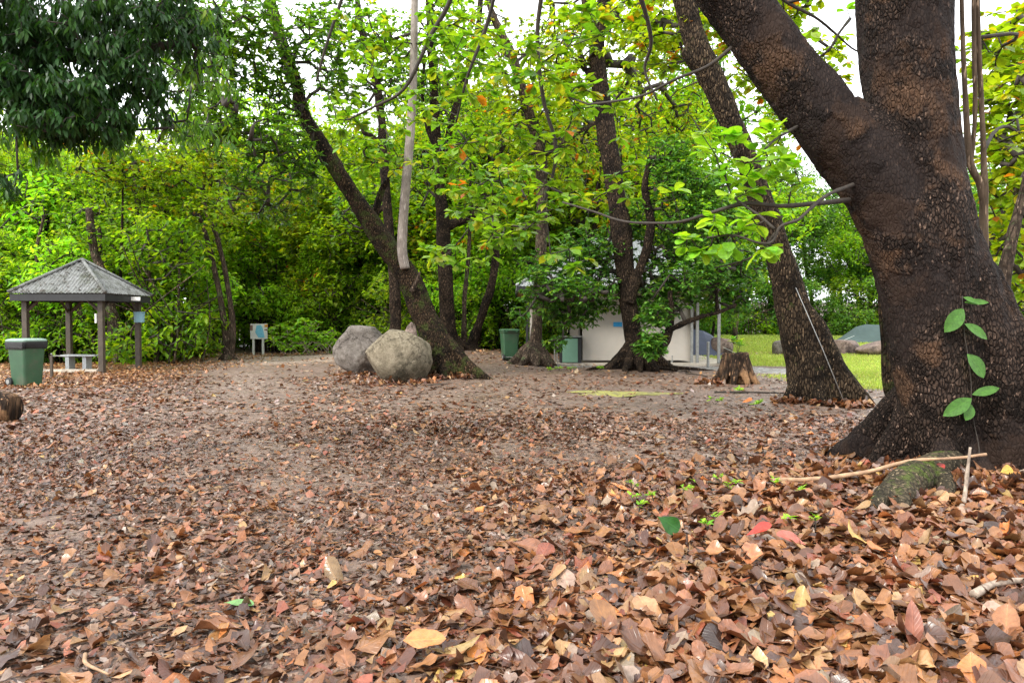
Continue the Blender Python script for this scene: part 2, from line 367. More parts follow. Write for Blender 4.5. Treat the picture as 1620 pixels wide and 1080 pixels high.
M['steel'] = mat_simple("galvanised_steel", (.30,.30,.285), (.20,.20,.19), .45, 12, .05, metal=.3)
M['bin'] = mat_simple("green_bin_plastic", (.035,.095,.045), (.027,.075,.037), .42, 4, .05, grime=(.075,.08,.055))
M['lid'] = mat_simple("faded_lid_plastic", (.22,.33,.27), (.14,.23,.18), .35, 7, .05, grime=(.2,.27,.22))
M['bag'] = mat_simple("black_bag_plastic", (.006,.006,.007), (.011,.011,.012), .32, 9, 1.0, .03)
M['rubber'] = mat_simple("black_rubber", (.02,.02,.02), None, .7)
M['cabinet'] = mat_simple("green_cabinet_panel", (.15,.29,.20), (.13,.26,.18), .5, 3, .03)
M['bucket'] = mat_simple("pale_blue_plastic", (.20,.36,.42), (.16,.30,.36), .45, 5)
M['white'] = mat_simple("white_paint", (.72,.72,.68), (.62,.62,.58), .5, 6)
M['map_blue'] = mat_simple("printed_map_blue", (.10,.40,.62), (.25,.58,.70), .5, 30)
M['orange'] = mat_simple("printed_orange", (.70,.32,.05), None, .5)
M['darkprint'] = mat_simple("dark_print", (.12,.10,.12), (.35,.18,.12), .5, 40)
M['tent_grey'] = mat_simple("grey_green_tent_cloth", (.055,.085,.08), (.045,.07,.066), .9, 2.5, .3)
M['tent_blue'] = mat_simple("dark_blue_tent_cloth", (.03,.04,.075), (.02,.026,.05), .6, 2.5, .3)
M['tarp'] = mat_simple("bright_blue_tarp", (.03,.30,.62), None, .5)
M['moss_ground'] = mat_simple("yellow_green_moss", (.28,.27,.05), (.14,.12,.05), .9, 9, .6)

# ------------------------------------------------------------------ ground
def zones(x, y):
    n = fbm(np.stack([x*.5, y*.5, x*0], -1), 3, 11)*.5
    lawn = ss(-.6, .6, x-(6.9+np.clip(22-y, 0, 8)*.12)+n)*ss(-.5, .5, y-(15.8+n*1.2))*ss(0, 3, 62-y)
    lawn = lawn*(1-ss(0,.6, 25.2-y-(x-8)*.35)*ss(.0,.6,y-19.6-(8-x)*.4)*ss(0,.8,9.6-x))
    grav = ss(0, .5, y-(22.9-np.clip(x-5, 0, 9)*.85)+n)*ss(0, .5, 27.0-np.clip(x-5,0,9)*.85-y+n)*ss(0, .6, x-.3)*ss(0, .8, 9.6-x)
    sand = np.exp(-(((x+8.6)/4.4)**4 + ((y-28.5)/4.6)**4)) + .75*np.exp(-(((x+8.0-(22-y)*.42)/1.5)**4+((y-18.5)/5.5)**4)) + np.exp(-(((x+17)/6)**4+((y-33)/2.4)**4))
    return grav, lawn, np.clip(sand, 0, 1)
xs = np.unique(np.concatenate([np.linspace(-17, 17, 280), np.linspace(-60, 60, 120), np.linspace(-400, 400, 60)]))
ys = np.unique(np.concatenate([np.linspace(1, 32, 260), np.linspace(-60, 70, 110), np.linspace(-300, 600, 60)]))
Xg, Yg = np.meshgrid(xs, ys)
Zg = gz(Xg, Yg) + .018*fbm(np.stack([Xg*3, Yg*3, Xg*0], -1), 3, 5)*ss(40, 20, Yg)
nx, ny = len(xs), len(ys)
i = np.arange(ny-1)[:, None]*nx; j = np.arange(nx-1)[None]
Q = np.stack([i+j, i+j+1, i+nx+j+1, i+nx+j], -1).reshape(-1, 4)
me = meshdata("ground", np.stack([Xg, Yg, Zg], -1).reshape(-1, 3), loops=Q.ravel(), totals=np.full(len(Q), 4))
g_, l_, s_ = zones(Xg, Yg); setcol(me, np.stack([g_, l_, s_], -1).reshape(-1, 3)*.5)
ground = link("ground", me, M['ground']); setp(ground, "brown forest floor of dirt, sand track, gravel strip and lawn", "ground", kind="structure")

# ------------------------------------------------------------------ leaf clouds
TL = dict(v=[(0,0),(.5,-1),(.5,1),(1,0)], f=[(0,1,3),(0,3,2)])
TM = dict(v=[(0,0),(.35,-.62),(.35,0),(.35,.62),(.72,-1),(.72,0),(.72,1),(1,0)], f=[(0,2,1),(0,3,2),(1,2,5,4),(2,3,6,5),(4,5,7),(5,6,7)])
TE = dict(v=[(0,0),(.3,-.9),(.3,0),(.3,.9),(.65,-.85),(.65,0),(.65,.85),(1,0)], f=TM['f'])
def tgrid(prof, nv=5):
    v = []; f = []
    for u, w in prof:
        for k in range(nv): v.append((u, w*(2*k/(nv-1)-1)))
    for a in range(len(prof)-1):
        for k in range(nv-1):
            i = a*nv+k; f.append((i, i+1, i+nv+1, i+nv))
    return dict(v=v, f=f)
TH = tgrid([(0,.04),(.08,.12),(.25,.45),(.45,.80),(.65,1),(.82,.92),(.94,.55),(1,.06)])       # broad, widest past the middle
TG = tgrid([(0,.04),(.12,.4),(.3,.85),(.5,1),(.7,.85),(.87,.5),(1,.05)])                       # pointed oval
THF = tgrid([(0,.03),(.04,.07),(.1,.15),(.2,.34),(.32,.58),(.45,.80),(.57,.95),(.68,1),(.78,.96),(.87,.82),(.94,.58),(.98,.34),(1,.05)], 7)
TGF = tgrid([(0,.03),(.05,.22),(.12,.45),(.22,.72),(.34,.92),(.46,1),(.58,.98),(.7,.87),(.8,.7),(.89,.46),(.95,.24),(1,.03)], 7)
def leaf_cloud(mb, P, D, Nn, Ls, Ws, T, bend=.2, fold=.2, cup=0., wave=0., twist=0., col=None, mat=0, jag=0.):
    n = len(P)
    if n == 0: return
    D = D/(np.linalg.norm(D, axis=1)[:, None]+1e-9); S = np.cross(D, Nn); S /= np.linalg.norm(S, axis=1)[:, None]+1e-9; U = np.cross(S, D)
    tv = np.array(T['v']); u = tv[:, 0][None]; v = tv[:, 1][None]; k = len(tv)
    B = lambda a: np.broadcast_to(np.asarray(a, float).reshape(-1, 1), (n, 1))
    Ls, Ws, bend, fold, cup, wave, twist = map(B, (Ls, Ws, bend, fold, cup, wave, twist))
    if jag:
        u = np.clip(u + jag*.5*rng.standard_normal((n, k))*(np.abs(v) > .05), -.05, 1.1); v = v*(1 + jag*rng.standard_normal((n, k)))
    # bend along the length as an arc
    ang = bend*2
    with np.errstate(divide='ignore', invalid='ignore'):
        xx = np.where(np.abs(ang) > 1e-3, np.sin(ang*u)/ang, u)*Ls; zz = np.where(np.abs(ang) > 1e-3, -(1-np.cos(ang*u))/ang, 0)*Ls
    yy = v*Ws*.5; ca = cup*3
    with np.errstate(divide='ignore', invalid='ignore'):
        y2 = np.where(np.abs(ca) > 1e-3, np.sin(ca*v)/ca, v)*Ws*.5; z2 = np.where(np.abs(ca) > 1e-3, (1-np.cos(ca*v))/ca, 0)*Ws*.5
    z2 = z2 + fold*np.abs(v)*Ws*.5
    ph = rng.random((n, 1))*6.28
    z2 = z2 + wave*Ws*np.sin(u*9+ph+np.sign(v)*1.3)*np.abs(v)**1.5*.5
    tw = twist*(u-.3); c, s = np.cos(tw), np.sin(tw)
    ya = y2*c - z2*s; za = y2*s + z2*c + zz
    V = P[:, None] + D[:, None]*xx[..., None] + S[:, None]*ya[..., None] + U[:, None]*za[..., None]
    F_ = T['f']; L = np.concatenate([np.array(f) for f in F_]); tt = np.array([len(f) for f in F_])
    loops = (np.arange(n)[:, None]*k + L[None]).ravel(); tot = np.tile(tt, n)
    cc = np.repeat(col, k, axis=0) if col is not None else None
    uv = np.stack([np.broadcast_to(u, (n, k)), np.broadcast_to(v, (n, k))], -1).reshape(-1, 2)
    mb.add(V, loops, tot, mat, cc, uv)
def pal(n, cols, weights, jit=.18, cj=.035):
    cols = np.array(cols); w = np.array(weights, float); w /= w.sum()
    c = cols[rng.choice(len(cols), n, p=w)]
    c = c*(1 + jit*rng.standard_normal((n, 1))) * (1 + cj*rng.standard_normal((n, 3)))
    return np.clip(c, .004, .9)
def rand_dir(n, up=0.):
    d = rng.standard_normal((n, 3)); d /= np.linalg.norm(d, axis=1)[:, None]; d[:, 2] += up; return d/np.linalg.norm(d, axis=1)[:, None]

PAL = {
 'almond': ([(.15,.33,.02),(.21,.38,.02),(.10,.26,.02),(.32,.38,.03),(.50,.18,.02)], [5,4,3,1.2,.12]),
 'yellow': ([(.24,.38,.015),(.32,.42,.015),(.17,.31,.015),(.42,.37,.02),(.50,.18,.02)], [5,4,3,1.0,.35]),
 'mid':    ([(.08,.21,.022),(.12,.27,.022),(.045,.135,.018),(.19,.32,.02)], [5,3,4,1]),
 'dark':   ([(.026,.080,.016),(.042,.11,.02),(.016,.048,.012)], [4,2,3]),
 'fig':    ([(.09,.25,.035),(.14,.32,.045),(.05,.16,.025),(.22,.38,.045)], [5,3,3,1]),
 'wood':   ([(.15,.35,.02),(.22,.43,.02),(.085,.23,.018),(.31,.47,.02)], [5,4,3,1.5]),
 'woodd':  ([(.09,.26,.045),(.13,.32,.055),(.055,.17,.03),(.18,.36,.05)], [5,4,3,1]),
 'woodp':  ([(.17,.27,.07),(.22,.32,.08),(.13,.21,.06)], [4,3,3]),
 'lime':   ([(.24,.50,.03),(.18,.44,.025),(.32,.54,.04)], [4,3,3]),
}
for _k, _m in (('wood', 1.16), ('woodd', 1.12), ('mid', 1.15), ('fig', 1.1), ('almond', 1.1), ('yellow', 1.03), ('lime', 1.08)): PAL[_k] = ([(a*_m, b_, c_) for a, b_, c_ in PAL[_k][0]], PAL[_k][1])   # leaf hue, kind by kind
def rosettes(mb, P, tipdir, kind, L, per, palname, T=TM, droop=.25, mat=0, spread=1.0, W=.5, bend=.22):
    """a whorl of leaves at each twig tip"""
    n = len(P); per_n = rng.integers(max(2, int(per*.7)), int(per*1.3)+1, n)
    idx = np.repeat(np.arange(n), per_n); m = len(idx)
    az = rng.random(m)*2*PI
    out = np.stack([np.cos(az), np.sin(az), np.zeros(m)], -1)
    if kind == 'whorl':
        D = out*(.9) + np.array([0,0,1])*(rng.random((m,1))*.7-.25-droop*.5) + tipdir[idx]*.45
        off = rand_dir(m)*L*.10
    elif kind == 'droop':
        D = out*.65 + np.array([0,0,-1])*(.35+rng.random((m,1))*.9); off = rand_dir(m)*L*.35
    else:
        D = out + rand_dir(m)*.6 + np.array([0,0,-.25]); off = rand_dir(m)*L*spread*1.6*rng.random((m,1))
    Nn = np.array([0,0,1.]) + rand_dir(m)*.45
    Ls = L*(.6+.6*rng.random(m)); 
    base = pal(n, *PAL[palname], jit=.10)[idx]; own = pal(m, *PAL[palname])
    c = np.where(rng.random((m,1)) < .45, base, own)
    leaf_cloud(mb, P[idx]+off, D, Nn, Ls, Ls*W*(.8+.4*rng.random(m)), T, bend=bend+.15*rng.standard_normal(m), fold=.15+.15*rng.random(m), col=c, mat=mat)

# ------------------------------------------------------------------ tree skeletons
class Skel:
    def __init__(s): s.P = []; s.par = []; s.fix = []; s.w = []; s.chains = []
    def limb(s, pts, parent=None):
        """fixed nodes (x,y,z,r): places where twigs may start"""
        ids = []
        for p in pts:
            s.P.append(np.array(p[:3], float)); s.par.append(parent if not ids else ids[-1]); s.fix.append(p[3] if len(p) > 3 else .05); ids.append(len(s.P)-1)
        return ids
    def grow(s, targets, step=.5, sag=.05, noise_=.12, bias=.25):
        T = np.asarray(targets); P = np.array(s.P)
        d0 = np.sqrt(((T[:, None]-P[None])**2).sum(-1)).min(1); tips = {}
        cap = len(P)+len(T)*12; buf = np.zeros((cap, 3)); buf[:len(P)] = P; cnt = len(P)
        depth = np.zeros(cap)
        for t in np.argsort(d0):
            q = T[t]; dd = np.sqrt(((buf[:cnt]-q)**2).sum(1)) + bias*depth[:cnt]*.15 + .35*np.maximum(0, buf[:cnt,2]-q[2])*.3
            k = int(np.argmin(dd)); a = buf[k]; L = np.linalg.norm(q-a); m = int(min(10, max(1, round(L/step))))
            chain = [k]; perp = rng.standard_normal(3)*noise_*L
            for u in np.linspace(0, 1, m+1)[1:]:
                p = a*(1-u)+q*u + perp*math.sin(u*PI) + np.array([0,0,1])*L*sag*math.sin(u*PI) + (rng.standard_normal(3)*noise_*.25*L/m if u < 1 else 0)
                buf[cnt] = p; depth[cnt] = depth[chain[-1]]+L/m; s.P.append(p); s.par.append(chain[-1]); s.fix.append(None); chain.append(cnt); cnt += 1
            s.chains.append(chain); tips[t] = chain[-1]
        return tips
    def emit(s, mb, mat, rmin=.006, k=.5, scale=1.0, n=5, col=(.1,.08,.06)):
        N_ = len(s.P); w = np.zeros(N_)
        for ch in s.chains: w[ch[-1]] += 1
        for i in range(N_-1, -1, -1):
            if s.par[i] is not None: w[s.par[i]] += w[i]
        for ch in s.chains:
            pts = np.array([s.P[i] for i in ch]); r = np.array([rmin*scale*max(w[i], 1)**k for i in ch])
            r[0] = r[1] if len(r) > 1 else r[0]
            if s.fix[ch[0]] is not None: r[0] = min(r[0]*1.25, s.fix[ch[0]])
            if len(pts) < 2: continue
            if len(pts) > 2:
                q = crv(np.column_stack([pts, r]), min(14, len(pts)*2)); pts, r = q[:, :3], np.maximum(q[:, 3], .002)
            mb.tube(pts, r, n if r.max() < .04 else 8, mat, col)
BD = 1.9
def blob_pts(blobs, gap=None):
    """blobs: (px, py, depth, rx px, ry px, n[, depth radius m]) -> twig tips in world"""
    out = []
    for b in blobs:
        px, py, Y, rx, ry, n = b[:6]; c = at(px, py, Y); rxm, rym = pxm(rx, Y), pxm(ry, Y); rd = b[6] if len(b) > 6 else min(rxm, rym)*1.0
        n = int(n*BD); q = rng.standard_normal((n, 3)); q /= np.linalg.norm(q, axis=1)[:, None]; q *= rng.random((n, 1))**.45
        out.append(c + q*np.array([rxm, rd, rym]))
    return np.concatenate(out)
def tipdirs(sk, ids):
    d = np.array([sk.P[i]-sk.P[sk.par[i]] for i in ids]); return d/(np.linalg.norm(d, axis=1)[:, None]+1e-9)

TS = .97
def trunk_pts(rows, Y, rz=None):
    """rows of (px, py, width px[, depth]) -> (x,y,z,r)"""
    out = []
    for r in rows:
        d = r[3] if len(r) > 3 else Y
        p = at(r[0], r[1], d); out.append((*p, TS*pxm(r[2]/2, d)))
    return out

def sculpt(name, tubes, voxel, mat, parent, bark=.006, freq=18, smooth=3, extra=None, zs=.5):
    """closed tubes melted into one skin"""
    mb = MB()
    for pts, n in tubes:
        q = crv(pts, n); mb.tube(q[:, :3], np.maximum(q[:, 3], .005), 18, wob=.10, seed=len(mb.V))
    if extra: extra(mb)
    me0 = mb.mesh("tmp"); o = bpy.data.objects.new("tmp", me0); C.objects.link(o)
    r = o.modifiers.new("r", 'REMESH'); r.mode = 'VOXEL'; r.voxel_size = voxel
    s = o.modifiers.new("s", 'SMOOTH'); s.iterations = smooth; s.factor = .5
    dg = bpy.context.evaluated_depsgraph_get(); dg.update()
    me = bpy.data.meshes.new_from_object(o.evaluated_get(dg)); bpy.data.objects.remove(o); me.name = name
    n = len(me.vertices); co = np.zeros(n*3, np.float32); me.vertices.foreach_get("co", co); co = co.reshape(-1, 3).astype(float)
    no = np.zeros(n*3, np.float32); me.vertex_normals.foreach_get("vector", no); no = no.reshape(-1, 3)
    d = bark*fbm(co*np.array([freq, freq, freq*zs]), 3, 2) + bark*2.2*fbm(co*np.array([3, 3, 1.2]), 3, 9)
    co = co + no*d[:, None]
    org = np.array(parent.location) if parent is not None else np.zeros(3)
    me.vertices.foreach_set("co", (co-org).astype(np.float32).ravel())
    me.polygons.foreach_set("use_smooth", np.ones(len(me.polygons), bool)); me.materials.clear(); me.update()
    return link(name, me, mat, parent)
def fan(foot, axis, htop, r0, r1, k=4, inset=.25, low=0.1):
    """a buttress: a fan of tubes from up the trunk down to a foot on the ground"""
    foot = np.array(foot, float); axis = np.array(axis, float); out = []
    for i_ in range(k):
        t = i_/(k-1); top = axis + np.array([0, 0, htop*(1-t)+low*t]); c0_ = foot-axis; c0_[2] = 0; c0_ /= np.linalg.norm(c0_); top = top - c0_*r0*.7
        f = axis*(1-1)+foot if i_ == 0 else axis+(foot-axis)*(1-.55*t)
        f = np.array([f[0], f[1], foot[2]-.05])
        mid = top*.45+f*.55; mid[2] = top[2]*.30+f[2]*.70 + .02
        out.append(([(*top, r0*.55), (*(top*.75+mid*.25), r0*.8), (*mid, r0*.65+r1*.35), (*f, r1)], 16))
    return out

def finish_crown(mb, root, leafmat, twigmat=None, name="crown", uv=False, label=None):
    return mb.build(name, [leafmat, twigmat or M['twig']], root, smooth=True, col=True, uv=uv, label=label)

# ================================================================== BUILDINGS AND FURNITURE
def corrugated(mb, A, B, Ctop, Dtop, pitch=.1, amp=.014, mat=0):
    """sheet A-B along the eave, top edge D..C (may meet in a point); ribs run up the slope"""
    A, B, Ctop, Dtop = map(lambda v: np.array(v, float), (A, B, Ctop, Dtop))
    e = B-A; Lg = np.linalg.norm(e); eu = e/Lg
    up = ((Ctop+Dtop)/2-(A+B)/2); nrm = np.cross(eu, up); nrm /= np.linalg.norm(nrm)
    if nrm[2] < 0: nrm = -nrm
    slope = np.cross(nrm, eu); H = (Dtop-A)@slope; sD = (Dtop-A)@eu; sC = (Ctop-A)@eu
    if H < 0: slope = -slope; H = -H
    n = int(Lg/pitch*6); V = []; 
    for k in range(n+1):
        s_ = Lg*k/n
        h = H*min(1, s_/sD if sD > 1e-6 else 1, (Lg-s_)/(Lg-sC) if Lg-sC > 1e-6 else 1)
        off = nrm*amp*math.sin(2*PI*s_/pitch)
        V += [A+eu*s_+off, A+eu*s_+slope*h+off]
    Fc = [(2*k, 2*k+2, 2*k+3, 2*k+1) for k in range(n)]
    mb.faces(V, Fc, mat)

# ---- picnic shelter
sx0, sx1, sy0, sy1 = -13.62, -11.5, 20.72, 22.75
sc = ((sx0+sx1)/2, (sy0+sy1)/2)
sh = thing("picnic_shelter", "small square picnic shelter with corrugated grey pyramid roof on brown posts", "shelter", gp(*sc))
ez = 2.28; ov = .29; apex = np.array([sc[0]-.05, sc[1], 3.28])
cor = [np.array([sx0-ov, sy0-ov, ez]), np.array([sx1+ov, sy0-ov, ez]), np.array([sx1+ov, sy1+ov, ez]), np.array([sx0-ov, sy1+ov, ez])]
mb = MB()
for k in range(4): corrugated(mb, cor[k], cor[(k+1) % 4], apex, apex)
roof_o = mb.build("roof", M['roof'], sh, smooth=True)
for k in range(4):
    mb = MB(); a = cor[k]+np.array([0,0,.03]); mb.tube([a, apex+np.array([0,0,.035])], [.05,.05], 8); mb.build("hip_cap", M['roof'], roof_o, smooth=True)
mb = MB(); mb.box(apex+np.array([0,0,.02]), (.22,.22,.06), PI/4, taper=.5); mb.build("apex_cap", M['roof'], roof_o)
for k in range(4):
    a, b = cor[k], cor[(k+1) % 4]; mid = (a+b)/2; d = b-a; ins = np.array([sc[0]-mid[0], sc[1]-mid[1], 0]); ins /= np.linalg.norm(ins)
    L_ = np.linalg.norm(d) - (.06 if k % 2 == 0 else .15)
    mb = MB(); mb.box(mid+ins*.05+np.array([0,0,-.12]), (L_, .045, .19), math.atan2(d[1], d[0])); mb.build("fascia", M['fascia'], sh)
for (x, y) in ((sx0,sy0),(sx1,sy0),(sx1,sy1),(sx0,sy1)):
    z0 = float(gz(x, y)); mb = MB(); mb.box((x, y, (z0+2.2)/2-.02), (.14,.14,2.2-z0+.04)); p = mb.build("post", M['post'], sh, bevel=.006)
    for dx, dy in ((1,0),(0,1)):
        ddx = dx*(1 if x < sc[0] else -1); ddy = dy*(1 if y < sc[1] else -1)
        mb = MB(); mb.tube([(x+ddx*.05, y+ddy*.05, 1.78), (x+ddx*.42, y+ddy*.42, 2.13)], [.045,.045], 4); mb.build("brace", M['post'], p)
mb = MB(); mb.box((sc[0], sc[1], 2.14), (sx1-sx0-.2, .09, .1)); mb.build("tie_beam", M['post'], sh)
mb = MB(); mb.box((sx1+ov-.09, sy0+.9, ez-.1), (.35,.02,.1), PI/2); mb.build("small_sign", M['white'], sh)
mb = MB(); mb.box((sx1+ov+.09, sy1-.9, ez-.12), (.3,.02,.11), .0); mb.build("corner_plate", M['white'], sh)
mb = MB(); mb.box((sx1-.12, sy0-.01, 1.58), (.05,.14,.26)); mb.build("notice_plate", M['white'], sh)
# bucket box on right rear post
bk = thing("storage_box", "pale blue plastic box fixed to the right rear shelter post", "box", (sx1+.12, sy1-.12, 1.50))
c0 = np.array([sx1+.12, sy1-.16, 1.62])
mb = MB(); mb.tube([c0+(0,0,-.16), c0+(0,0,.13)], [.145,.155], 16); mb.build("body", M['bucket'], bk, smooth=False, bevel=.01)
mb = MB(); mb.tube([c0+(0,0,.132), c0+(0,0,.165)], [.165,.165], 16); mb.build("lid", M['bucket'], bk)
# bench in the shelter
bx, by = -12.68, 21.75; z0 = float(gz(bx, by))
be = thing("bench", "pale grey plank bench standing under the shelter roof", "bench", (bx, by, z0))
mb = MB(); 
for k in range(2): mb.box((bx, by-.1+.205*k, z0+.46), (1.05,.19,.045), -.06)
mb.build("seat", M['bench'], be, bevel=.006)
for dx in (-.33,.17): mb = MB(); mb.box((bx+dx, by, z0+.215), (.11,.30,.43), 0); mb.build("leg", M['bench'], be)
mb = MB(); mb.box((bx-.1, by-.75, z0+.04), (2.0,.14,.12)); ed = mb.build("concrete_edging", M['concrete']); setp(ed, "low pale concrete edging along the front of the shelter", "kerb")
# tap post
tp = G(82, 598); tpo = thing("tap_post", "short slim metal standpipe in front of the shelter, right of the lidded bin", "tap", tp)
mb = MB(); mb.box(tp+np.array([0,0,.29]), (.06,.05,.58)); mb.build("post", M['post'], tpo)
mb = MB(); mb.tube([tp+np.array([0,0,.56]), tp+np.array([.12,0,.575]), tp+np.array([.33,.05,.55])], [.014]*3, 6); mb.tube([tp+np.array([.02,0,.57]), tp+np.array([.02,-.04,.63])], [.02,.02], 6); mb.build("tap", M['steel'], tpo)

mb = MB(); _n = 60; _e = cor[1]-cor[0]
for _k in range(_n):
    _u, _v = random.random(), random.random()**2*.75; _c = cor[0]*(1-_v)+apex*_v + (_e*(1-_v))*_u; _c = _c+np.array([0,0,.03]); _s = .03+.03*random.random(); _a = random.random()*3
    mb.faces([_c+(_s*math.cos(_a),_s*math.sin(_a),.0), _c+(-_s*.4*math.sin(_a),_s*.4*math.cos(_a),.012), _c+(-_s*math.cos(_a),-_s*math.sin(_a),-.004), _c+(_s*.4*math.sin(_a),-_s*.4*math.cos(_a),.01)], [(0,1,2,3)])
M['roof_leaf'] = mat_simple("roof_leaf_debris", (.24,.13,.06), (.10,.06,.035), .8, 20)
o = mb.build("leaf_debris", M['roof_leaf']); setp(o, "scattered dead leaves lying on the shelter roof", "leaf litter", kind="stuff")
# ---- wheelie bins
def make_bin(name, label, px, py, w, d, h, rz, bag, lidmat):
    p = G(px, py); root = thing(name, label, "bin", p, rz=rz); s_ = 1
    def ring(z, a, b, n=8, cx_=0, r=.06):
        pts = []
        for (sx, sy, a0) in ((1,1,0),(-1,1,PI/2),(-1,-1,PI),(1,-1,1.5*PI)):
            for k in range(n):
                t = a0+PI/2*k/(n-1); pts.append((cx_+sx*(a-r)+r*math.cos(t), sy*(b-r)+r*math.sin(t), z))
        return pts
    def loft(rings, mat, name_, parent):
        n = len(rings[0]); V = [q for rr in rings for q in rr]; Fc = []
        for a in range(len(rings)-1):
            for k in range(n): Fc.append((a*n+k, a*n+(k+1) % n, (a+1)*n+(k+1) % n, (a+1)*n+k))
        Fc.append(tuple(range(n-1, -1, -1))); Fc.append(tuple(range((len(rings)-1)*n, len(rings)*n)))
        mb = MB(); mb.faces(V, Fc); return mb.build(name_, mat, parent, org=(0,0,0), smooth=False, bevel=.004)
    a1, b1 = w/2, d/2
    body = loft([ring(.03, a1*.72, b1*.78), ring(.10, a1*.74, b1*.80), ring(h*.55, a1*.84, b1*.89), ring(h*.86, a1*.92, b1*.95), ring(h*.88, a1*.99, b1*1.0), ring(h*.93, a1*1.0, b1*1.01)], M['bin'], "body", root)
    lid = loft([ring(h*.935, a1*1.04, b1*1.05), ring(h*.965, a1*1.05, b1*1.06), ring(h*.985, a1*.98, b1*.98), ring(h*1.0, a1*.8, b1*.75)], lidmat, "lid", root)
    mb = MB()
    for sy in (-1, 1): mb.box((-a1*1.05, sy*b1*.6, h*.93), (.10,.05,.06))
    mb.tube([(-a1*1.13, -b1*.75, h*.95), (-a1*1.13, b1*.75, h*.95)], [.018,.018], 8); mb.build("handle", M['bin'], root, org=(0,0,0))
    for sy in (-1, 1):
        wb_ = MB(); wb_.tube([(-a1*.78, sy*b1*.80, .105), (-a1*.78, sy*(b1*.80+.055), .105)], [.105,.105], 24); wh = wb_.build("wheel", M['rubber'], root, org=(0,0,0), bevel=.012)
        wb_ = MB(); wb_.tube([(-a1*.78, sy*(b1*.80+.05), .105), (-a1*.78, sy*(b1*.80+.062), .105)], [.055,.055], 16); wb_.build("hub", M['steel'], wh, org=(0,0,0))
    mb = MB(); mb.tube([(-a1*.78, -b1*.8, .105), (-a1*.78, b1*.8, .105)], [.014,.014], 6); mb.build("axle", M['steel'], root, org=(0,0,0))
    if bag:
        n = 64; R = []
        for z, gx, amp in ((h*.945,1.035,.0),(h*.90,1.06,.012),(h*.86,1.05,.02),(h*.80,1.02,.02),(h*.79,.97,.01)):
            rr = []
            base = ring(z, a1*gx, b1*gx, 16)
            for k, q in enumerate(base):
                q = np.array(q); t = k/len(base)*2*PI; wv = amp*math.sin(t*13+z*40)+amp*.7*math.sin(t*29)
                q[:2] *= 1+wv; q[2] += (-.05*max(0, math.sin(t*1.0-.9)) - .02*math.sin(t*7))*(1 if z < h*.88 else 0); rr.append(q)
            R.append(rr)
        n = len(R[0]); V = [q for r_ in R for q in r_]; Fc = [(a*n+k, a*n+(k+1) % n, (a+1)*n+(k+1) % n, (a+1)*n+k) for a in range(len(R)-1) for k in range(n)]
        mb = MB(); mb.faces(V, Fc); mb.build("bin_liner", M['bag'], root, org=(0,0,0), smooth=True)
    return root
make_bin("wheelie_bin", "large green wheelie bin with black liner hanging from under its lid, beside the shelter", 43, 610, .64, .56, 1.10, -.38, True, M['lid'])
make_bin("wheelie_bin", "plain green wheelie bin standing beside the toilet block corner", 806, 569, .56, .60, 1.06, PI/2+.25, False, M['bin'])

# ---- information sign
p = G(410, 561); sg = thing("information_sign", "white map board with blue map on two pale posts by the track", "sign", p)
Yd = p[1]; cxx = p[0]; zt, zb = at(410, 512, Yd)[2], at(410, 536, Yd)[2]; w_ = pxm(27, Yd)
for px_ in (400.5, 415.5):
    mb = MB(); x_ = at(px_, 540, Yd)[0]; mb.box((x_, Yd+.05, (zt+p[2])/2-.1), (.09,.07,zt-p[2]-.1)); mb.build("post", M['white'], sg)
mb = MB(); mb.box((cxx, Yd, (zt+zb)/2), (w_, .03, zt-zb)); bd = mb.build("board", M['white'], sg)
mb = MB(); h_ = zt-zb; V = [(cxx-.10, 0, zt-.08), (cxx-.16, 0, zb+.30), (cxx-.02, 0, zb+.06), (cxx+.26, 0, zb+.06), (cxx+.18, 0, zt-.2), (cxx+.10, 0, zt-.05)]
mb.faces([(a, Yd-.018, c) for a, b, c in V]+[(a, Yd-.0225, c) for a, b, c in V], [tuple(range(5,-1,-1)), tuple(range(6,12))]+[(k,(k+1)%6,6+(k+1)%6,6+k) for k in range(6)]); mb.build("map_print", M['map_blue'], bd)
mb = MB(); mb.box((cxx+.33, Yd-.019, zt-.09), (.15,.006,.12)); mb.build("orange_heading", M['orange'], bd)
mb = MB(); mb.box((cxx-.33, Yd-.019, zt-.18), (.12,.006,.24)); mb.build("printed_photo", M['darkprint'], bd)
mb = MB(); mb.box((cxx+.31, Yd-.019, zt-.27), (.12,.006,.06)); mb.build("printed_text_block", M['darkprint'], bd)

# ---- amenities block
by0 = 25.4; bl = thing("toilet_block", "cream walled toilet block with pale corrugated hip roof behind the fig tree", "building", gp(4.0, by0))
bz = .05
mb = MB(); mb.box((3.95, 28.3, -.02), (7.7, 6.6, .2)); mb.build("slab", M['concrete'], bl, bevel=.01)
wx0, wx1 = at(921, 577, by0)[0], at(1095, 577, by0)[0]
zt = 2.55
npan = 2
for k in range(npan):
    a = wx0+(wx1-wx0)*k/npan; b = wx0+(wx1-wx0)*(k+1)/npan
    mb = MB(); mb.box(((a+b)/2, by0, (zt+.14)/2+.02), (b-a-.012, .07, zt-.14)); mb.build("wall_panel", M['wall'], bl, bevel=.004)
mb = MB(); mb.box((wx1, by0+2.6, (zt+.14)/2), (.07,5.0,zt-.14)); mb.box((wx0+.0, by0+3.2, (zt+.14)/2), (.07,3.8,zt-.14)); mb.box(((wx0+wx1)/2, by0+5.15, (zt+.14)/2), (wx1-wx0,.07,zt-.14)); mb.build("side_wall", M['wall'], bl)
for px_, d_ in ((834, 24.95), (1103, 25.2), (1137, 25.0), (1094, 25.25)):
    x_ = at(px_, 560, d_)[0]; mb = MB(); mb.box((x_, d_, 1.33), (.09,.09,2.5)); mb.build("post", M['fascia'] if px_ == 834 else M['steel'], bl)
